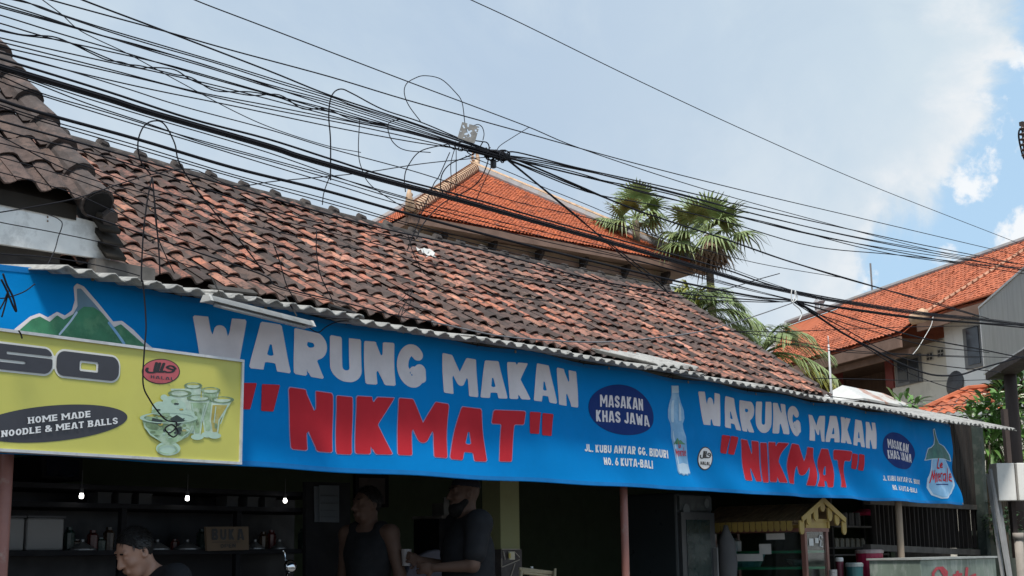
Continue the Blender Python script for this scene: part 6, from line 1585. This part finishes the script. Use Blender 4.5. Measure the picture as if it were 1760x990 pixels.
tb2 = thing('table', 'dark table in the shade behind the brown middle post', 'table', W(sx(1100, 985, 1.5), 1.5, .35)); b = MB(); o_ = 1.5; zt2 = sz(1108, 990, o_)[1]
b.sbox(sx(1085, 990, o_), sx(1150, 990, o_), o_-.3, o_+.4, zt2-.04, zt2); b.build('table_top', M_cab2, tb2)
for s_ in (sx(1088, 990, o_), sx(1147, 990, o_)):
    for q_ in (o_-.25, o_+.35): b = MB(); b.sbox(s_-.025, s_+.025, q_-.025, q_+.025, .35, zt2-.041); b.build('leg', M_cab2, tb2)
b = MB(); b.lathe(W(sx(1109, 985, o_), o_-.1, zt2+.002), [(.045, 0), (.05, .10), (.03, .15), (.02, .2), (.02, .22)], 12); tag(b.build('bottle', mat('amber_sauce', (.22, .19, .13), .4, .15), None, smooth=True), 'squat sauce bottle on the dark table behind the brown post', 'bottle')

# ================================================================== people
def smin(a, b_, k):
    h = np.clip(.5+.5*(b_-a)/k, 0, 1); return b_*(1-h)+a*h-k*h*(1-h)
class Field:
    def __init__(s, lo, hi, h):
        s.lo = np.array(lo, float); s.h = h; s.n = (np.ceil((np.array(hi)-s.lo)/h)).astype(int)+1; s.F = np.full(s.n, .5)
    def win(s, lo, hi, m=.06):
        a = np.clip(np.floor((np.array(lo)-m-s.lo)/s.h).astype(int), 0, s.n); b_ = np.clip(np.ceil((np.array(hi)+m-s.lo)/s.h).astype(int)+1, 0, s.n)
        sl_ = tuple(slice(x, y) for x, y in zip(a, b_)); ax = [s.lo[i]+s.h*np.arange(a[i], b_[i]) for i in range(3)]
        return sl_, np.stack(np.meshgrid(*ax, indexing='ij'), -1)
    def put(s, sl_, d, k, cut=False):
        s.F[sl_] = np.maximum(s.F[sl_], -d) if cut else smin(s.F[sl_], d, k)
    def cone(s, a, b_, ra, rb_, k=.02, cut=False):
        a, b_ = np.array(a, float), np.array(b_, float); r = max(ra, rb_); sl_, X = s.win(np.minimum(a, b_)-r, np.maximum(a, b_)+r)
        e = b_-a; t = np.clip(((X-a) @ e)/(e @ e+1e-9), 0, 1); d = np.linalg.norm(X-a-t[..., None]*e, axis=-1)-(ra+(rb_-ra)*t); s.put(sl_, d, k, cut); return s
    def ell(s, c, rad, ax=None, k=.02, cut=False):
        c, rad = np.array(c, float), np.array(rad, float); r = rad.max(); sl_, X = s.win(c-r, c+r); q = X-c
        if ax is not None: q = q @ np.array(ax).T
        k0 = np.linalg.norm(q/rad, axis=-1); k1 = np.linalg.norm(q/rad**2, axis=-1)+1e-9; s.put(sl_, k0*(k0-1)/k1, k, cut); return s
    def plane_cut(s, p, n_):
        ax = [s.lo[i]+s.h*np.arange(s.n[i]) for i in range(3)]; X = np.stack(np.meshgrid(*ax, indexing='ij'), -1); s.F = np.maximum(s.F, (X-np.array(p)) @ np.array(n_)); return s
    def mesh(s):
        F = s.F; ins = F < 0; n = F.shape; c = np.zeros(tuple(x-1 for x in n), int)
        for i in (0, 1):
            for j in (0, 1):
                for k in (0, 1): c += ins[i:n[0]-1+i, j:n[1]-1+j, k:n[2]-1+k]
        act = np.argwhere((c > 0) & (c < 8)); idx = -np.ones(c.shape, int); idx[tuple(act.T)] = np.arange(len(act))
        acc = np.zeros((len(act), 3)); cnt = np.zeros(len(act)); cor = [(i, j, k) for i in (0, 1) for j in (0, 1) for k in (0, 1)]
        for p in cor:
            for q in cor:
                if sum(abs(x-y) for x, y in zip(p, q)) == 1 and p < q:
                    a = F[tuple((act+p).T)]; b_ = F[tuple((act+q).T)]; m_ = (a < 0) != (b_ < 0); t = np.where(m_, a/(a-b_+1e-12), 0)
                    acc += np.where(m_[:, None], np.array(p)+t[:, None]*(np.array(q)-np.array(p)), 0); cnt += m_
        V = s.lo+s.h*(act+acc/np.maximum(cnt, 1)[:, None]); faces = []
        for ax in range(3):
            u, v = [(1, 2), (2, 0), (0, 1)][ax]; sl0 = [slice(None)]*3; sl1 = [slice(None)]*3; sl0[ax] = slice(0, n[ax]-1); sl1[ax] = slice(1, n[ax])
            ch = ins[tuple(sl0)] != ins[tuple(sl1)]; e = np.argwhere(ch); e = e[(e[:, u] > 0) & (e[:, v] > 0) & (e[:, u] < n[u]-1) & (e[:, v] < n[v]-1)]
            du, dv = np.eye(3, dtype=int)[u], np.eye(3, dtype=int)[v]
            q = np.stack([idx[tuple((e-a).T)] for a in (0*du, du, du+dv, dv)], 1); fl = ~ins[tuple(e.T)]; q[fl] = q[fl][:, ::-1]; faces.append(q)
        return V, np.concatenate(faces).tolist()
M_skin = mat('tan_skin', (.40, .225, .16), .5, .08, 10); M_hair = mat('black_hair', (.010, .009, .009), .8, .3, 30, bump=.6, bscale=160)
M_shirt = mat('black_shirt', (.014, .015, .018), .85, .2, 8); M_trous = mat('dark_trousers', (.02, .022, .03), .85, .2, 8); M_shoe = mat('dark_shoe', (.02, .018, .016), .6, .1)
M_eye = mat('eye_white', (.5, .48, .45), .2, .02); M_iris = mat('dark_iris', (.02, .012, .01), .2, .02)
M_skin_shade = mat('shaded_tan_skin', (.10, .06, .045), .6, .08, 10)  # tan skin with the shade of the interior put into its colour
def person(label, head_px, Dd, floor, face_az, pose, h=.008, shirt='tee', extra=None, skin=None):
    """pose: joints in the person's own frame (x right, y forward, z up) for a figure 1.72 m tall"""
    hd = np.array(pose['head']); f = nrm(pose['look']); u = nrm(np.array(pose.get('up', (0, 0, 1)))-f*(np.array(pose.get('up', (0, 0, 1))) @ f)); r = np.cross(f, u); AX = [r, f, u]
    def H(x, y, z): return hd+r*x+f*y+u*z
    P3 = {k: np.array(v, float) for k, v in pose.items() if k not in ('look', 'up', 'bulk', 'hands')}; bk_ = pose.get('bulk', 1.0)
    allp = np.array([v for v in P3.values()]); lo = np.minimum(allp.min(0)-.26, [-.3, -.25, -.02]); hi = allp.max(0)+.26; lo[2] = -.02
    B = Field(lo, hi, h)
    neck, chest, pelv = P3['neck'], P3['chest'], P3['pelvis']
    B.ell(chest, (.165*bk_, .115*bk_, .19), None, .04); B.cone(chest-[0, 0, .05], pelv, .135*bk_, .145*bk_, .05); B.ell(pelv, (.16*bk_, .12*bk_, .12), None, .04)
    B.cone(neck-(0, 0, .03), H(0, -.025, -.06), .060, .056, .03)
    for s_ in ('l', 'r'):
        B.cone(neck-[0, 0, .03], P3['sh'+s_], .055, .062*bk_, .04); B.cone(P3['sh'+s_], P3['el'+s_], .056*bk_, .042, .03); B.cone(P3['el'+s_], P3['wr'+s_], .042, .027, .02)
        B.cone(P3['hip'+s_], P3['kn'+s_], .088, .058, .03); B.cone(P3['kn'+s_], P3['an'+s_], .056, .036, .02); B.cone(P3['an'+s_]-[0, .03, .03], P3['an'+s_]+[0, .15, -.045], .036, .028, .02)
        w = P3['wr'+s_]; fd = nrm(w-P3['el'+s_]); side = nrm(np.cross(fd, [0, 1, .2])) * (1 if s_ == 'l' else -1); pm = np.cross(fd, side); curl = pose.get('hands', {}).get(s_, .35)
        if curl > .6: side = nrm(np.array([0, 0, 1.0])-fd*fd[2]); pm = np.cross(fd, side)*(1 if s_ == 'l' else -1)
        B.ell(w+fd*.05, (.040, .052, .018), [side, fd, pm], .012)
        for i, (x, ln) in enumerate(((-.030, .066), (-.010, .076), (.010, .071), (.029, .056))):
            p0 = w+fd*.088+side*x; d1 = nrm(fd*math.cos(curl*.7)+pm*math.sin(curl*.7)); p1 = p0+d1*ln*.5; d2 = nrm(fd*math.cos(curl*2)+pm*math.sin(curl*2)); p2 = p1+d2*ln*.5
            B.cone(p0, p1, .0092, .0085, .004); B.cone(p1, p2, .0085, .0072, .004)
        t0_ = w+fd*.03-side*.034; t1 = t0_+nrm(fd*.7-side*.7+pm*.3)*.042; t2 = t1+nrm(fd*.9-side*.1+pm*.5)*.032; B.cone(t0_, t1, .013, .010, .006); B.cone(t1, t2, .010, .008, .004)
    # head
    B.ell(H(0, -.012, .030), (.076, .097, .100), AX, .02); B.ell(H(0, .022, -.030), (.062, .070, .085), AX, .03); B.cone(H(-.03, .048, -.088), H(.03, .048, -.088), .024, .024, .03)
    B.cone(H(0, .088, .022), H(0, .110, -.022), .010, .0155, .012); B.ell(H(-.013, .097, -.025), (.010, .012, .009), AX, .006); B.ell(H(.013, .097, -.025), (.010, .012, .009), AX, .006)
    B.cone(H(-.045, .074, .040), H(.045, .074, .040), .013, .013, .012)
    for s_ in (-1, 1):
        B.ell(H(s_*.032, .098, .016), (.018, .014, .011), AX, .005, cut=True); B.ell(H(s_*.032, .077, .014), (.0145, .0135, .0115), AX, .004)
        B.ell(H(s_*.045, .060, -.020), (.022, .024, .020), AX, .02); B.ell(H(s_*.078, -.012, .0), (.011, .022, .033), AX, .008); B.ell(H(s_*.084, -.006, .0), (.006, .011, .018), AX, .004, cut=True)
    B.cone(H(-.020, .089, -.057), H(.020, .089, -.057), .0075, .0075, .006); B.cone(H(-.017, .088, -.068), H(.017, .088, -.068), .0085, .0085, .006)
    B.cone(H(-.022, .098, -.0625), H(.022, .098, -.0625), .0022, .0022, .002, cut=True)
    hw_ = dep(*head_px, Dd); sc_ = (hw_[2]-floor)/hd[2]; ca_, sa_ = math.sin(R(face_az)), math.cos(R(face_az)); fw3 = np.array([ca_, sa_, 0]); rt3 = np.array([sa_, -ca_, 0])
    def TW(V): V = np.array(V)-[hd[0], hd[1], 0]; return np.array([hw_[0], hw_[1], floor])+sc_*(V[:, :1]*rt3+V[:, 1:2]*fw3+V[:, 2:3]*Z)
    t = thing('person', label, 'person', (hw_[0], hw_[1], floor))
    def out(F_, nm, m_):
        V, fs = F_.mesh(); g = MB(); g.v = [tuple(v) for v in TW(V)]; g.f = [tuple(q) for q in fs]; g.c = [None]*len(fs); return g.build(nm, m_, t, smooth=True)
    out(B, 'body', skin or M_skin)
    hh = .009
    S = Field(lo, hi, hh); S.ell(chest, (.178*bk_, .128*bk_, .200), None, .04); S.cone(chest-[0, 0, .05], pelv, .152*bk_, .160*bk_, .05); S.ell(pelv-[0, 0, .02], (.168*bk_, .135*bk_, .11), None, .04)
    for s_ in ('l', 'r'):
        a = P3['sh'+s_]; e = P3['el'+s_]
        if shirt == 'tee': S.cone(neck-[0, 0, .05], a, .062, .078*bk_, .04); S.cone(a, a*.3+e*.7, .074*bk_, .066*bk_, .03)
        else: S.cone(chest+np.array([a[0]*.45, 0, .06]), neck*.42+a*.58+np.array([0, 0, .012]), .075, .052, .04); S.cone(chest+np.array([a[0]*.5, .03, .02]), neck*.42+a*.58, .08, .05, .04)
    S.ell(neck+[0, .03, .05], (.075, .085, .055), None, .0, cut=True); out(S, 'shirt', M_shirt)
    T = Field(lo, hi, .011); T.ell(pelv-[0, 0, .07], (.172*bk_, .138*bk_, .12), None, .04)
    for s_ in ('l', 'r'): T.cone(P3['hip'+s_], P3['kn'+s_], .100, .074, .03); T.cone(P3['kn'+s_], P3['an'+s_]*.92+P3['kn'+s_]*.08, .073, .056, .02)
    out(T, 'trousers', M_trous)
    for s_ in ('l', 'r'):
        Q = Field(P3['an'+s_]-.2, P3['an'+s_]+.25, .011); Q.cone(P3['an'+s_]-[0, .035, .035], P3['an'+s_]+[0, .16, -.045], .046, .036, .02); out(Q, 'shoe', M_shoe)
    hf = Field(hd-.2, hd+.2, .006); hf.ell(H(0, -.016, .036), (.084, .103, .106), AX, .01)
    if pose.get('bulk', 1) > 1.05: hf.plane_cut(H(0, .0, .052), -nrm(u*1.0-f*.1))
    else:
        hf.plane_cut(H(0, .050, .078), nrm(f*.75-u*.62)); hf.plane_cut(H(0, 0, -.045), -u)
        for s_ in (-1, 1): hf.ell(H(s_*.08, .055, -.02), (.05, .06, .055), AX, .0, cut=True)
    ax_ = [hf.lo[i]+hf.h*np.arange(hf.n[i]) for i in range(3)]; GX = np.meshgrid(*ax_, indexing='ij')
    hf.F = hf.F+.0012*np.sin(GX[0]*210+2*np.sin(GX[2]*90))*np.sin(GX[1]*190+1.5*np.sin(GX[0]*80))+.0012*np.sin(GX[2]*260+3*np.sin(GX[1]*70))
    out(hf, 'hair', M_hair) if pose.get('bulk', 1) <= 1.05 else out(hf, 'cap', M_trous)
    if pose.get('bulk', 1) <= 1.05:
        g = MB(); r6 = random.Random(6)
        for k in range(900):
            d3 = nrm(np.array([r6.gauss(0, 1), r6.gauss(0, 1)-.25, abs(r6.gauss(0, 1))*.9-.12])); q = np.array([d3[0]*.083, -.016+d3[1]*.102, .036+d3[2]*.105])
            if (q-np.array([0, .050, .078])) @ nrm(np.array([0, .75, -.62])) > -.002 or q[2] < -.03 or (abs(q[0]) > .05 and q[1] > .012 and q[2] < .02): continue
            tg = nrm(np.array([d3[0]*.5+r6.uniform(-.4, .4), (.7 if q[1] > .02 else -.5)+r6.uniform(-.3, .3), -.55+r6.uniform(-.3, .3)])); tg = nrm(tg-d3*(tg @ d3)*.82); sd3 = np.cross(tg, d3); l_ = r6.uniform(.016, .032)
            pts = [H(*q), H(*(q+tg*l_*.6+d3*.004)), H(*(q+tg*l_+d3*.001))]; s3 = r[:]*sd3[0]+f*sd3[1]+u*sd3[2]
            V = TW([pts[0]-s3*.0022, pts[0]+s3*.0022, pts[1]+s3*.0016, pts[1]-s3*.0016, pts[2]]); g.add(V, [(0, 1, 2, 3), (3, 2, 4)])
        g.build('hair_strands', mat('glossy_black_hair', (.014, .012, .011), .4, .3, 30), t, normals=False)
    for s_ in (-1, 1):
        E = Field(hd-.16, hd+.16, .006); E.cone(H(s_*.032-.013, .089, .042), H(s_*.032+.013, .089, .042), .006, .005, .004); out(E, 'eyebrow', M_hair)
    if extra: extra(H, AX, t, out, TW, P3)
    return t
def stand(**kw):
    b_ = dict(head=(0, .03, 1.595), neck=(0, 0, 1.45), chest=(0, 0, 1.25), pelvis=(0, 0, .95), shl=(-.185, 0, 1.40), shr=(.185, 0, 1.40), ell=(-.24, -.03, 1.11), elr=(.24, -.03, 1.11), wrl=(-.25, .06, .86), wrr=(.25, .06, .86),
              hipl=(-.09, 0, .90), hipr=(.09, 0, .90), knl=(-.10, .03, .49), knr=(.10, .03, .49), anl=(-.10, -.01, .09), anr=(.10, -.01, .09), look=(0, 1, 0)); b_.update(kw); return b_
person('man in a black t-shirt bending his head down in front of the serving cabinet', (232, 951), 7.4, .12, -142,
       stand(head=(-.01, .20, 1.50), neck=(0, .09, 1.41), chest=(0, .03, 1.23), shl=(-.185, .06, 1.365), shr=(.185, .06, 1.365), ell=(-.25, .16, 1.09), elr=(.25, .16, 1.09), wrl=(-.13, .36, 1.02), wrr=(.13, .36, 1.02), look=(.10, .86, -.48)), h=.006)
def watch(H, AX, t, out, TW, P3):
    Q = Field(P3['wrl']-.08, P3['wrl']+.08, .006); d = nrm(P3['ell']-P3['wrl']); Q.cone(P3['wrl']+d*.015, P3['wrl']+d*.035, .033, .034, .002); out(Q, 'wrist_watch', M_trous)
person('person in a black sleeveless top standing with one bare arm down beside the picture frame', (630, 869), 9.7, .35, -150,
       stand(look=(.35, .93, 0), ell=(-.25, -.02, 1.12), wrl=(-.26, .07, .87)), h=.008, shirt='vest', extra=watch, skin=M_skin_shade)
def beard(H, AX, t, out, TW, P3):
    Q = Field(H(0, 0, 0)-.22, H(0, 0, 0)+.22, .007); Q.ell(H(0, .056, -.098), (.055, .05, .055), AX, .02); Q.cone(H(-.06, .01, -.05), H(-.04, .05, -.09), .022, .03, .02); Q.cone(H(.06, .01, -.05), H(.04, .05, -.09), .022, .03, .02)
    out(Q, 'beard', M_hair)
    V = P3['wrr']+np.array([-.01, .09, .02]); c = TW([V])[0]; g = MB(); g.lathe(c-Z*.06, [(.028, 0), (.036, .11), (.037, .115), (.03, .11), (.025, .01)], 12)
    tag(g.build('cup', mat('grey_cup', (.28, .26, .26), .5, .1), None), 'pale cup held up by the bearded customer', 'cup')
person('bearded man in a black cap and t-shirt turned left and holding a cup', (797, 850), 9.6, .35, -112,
       stand(bulk=1.14, shl=(-.205, 0, 1.40), shr=(.205, 0, 1.40), elr=(.24, .06, 1.12), wrr=(.14, .30, 1.17), ell=(-.25, .06, 1.13), wrl=(-.13, .28, 1.12), hands=dict(r=.8, l=.8)), h=.008, extra=beard, skin=M_skin_shade)
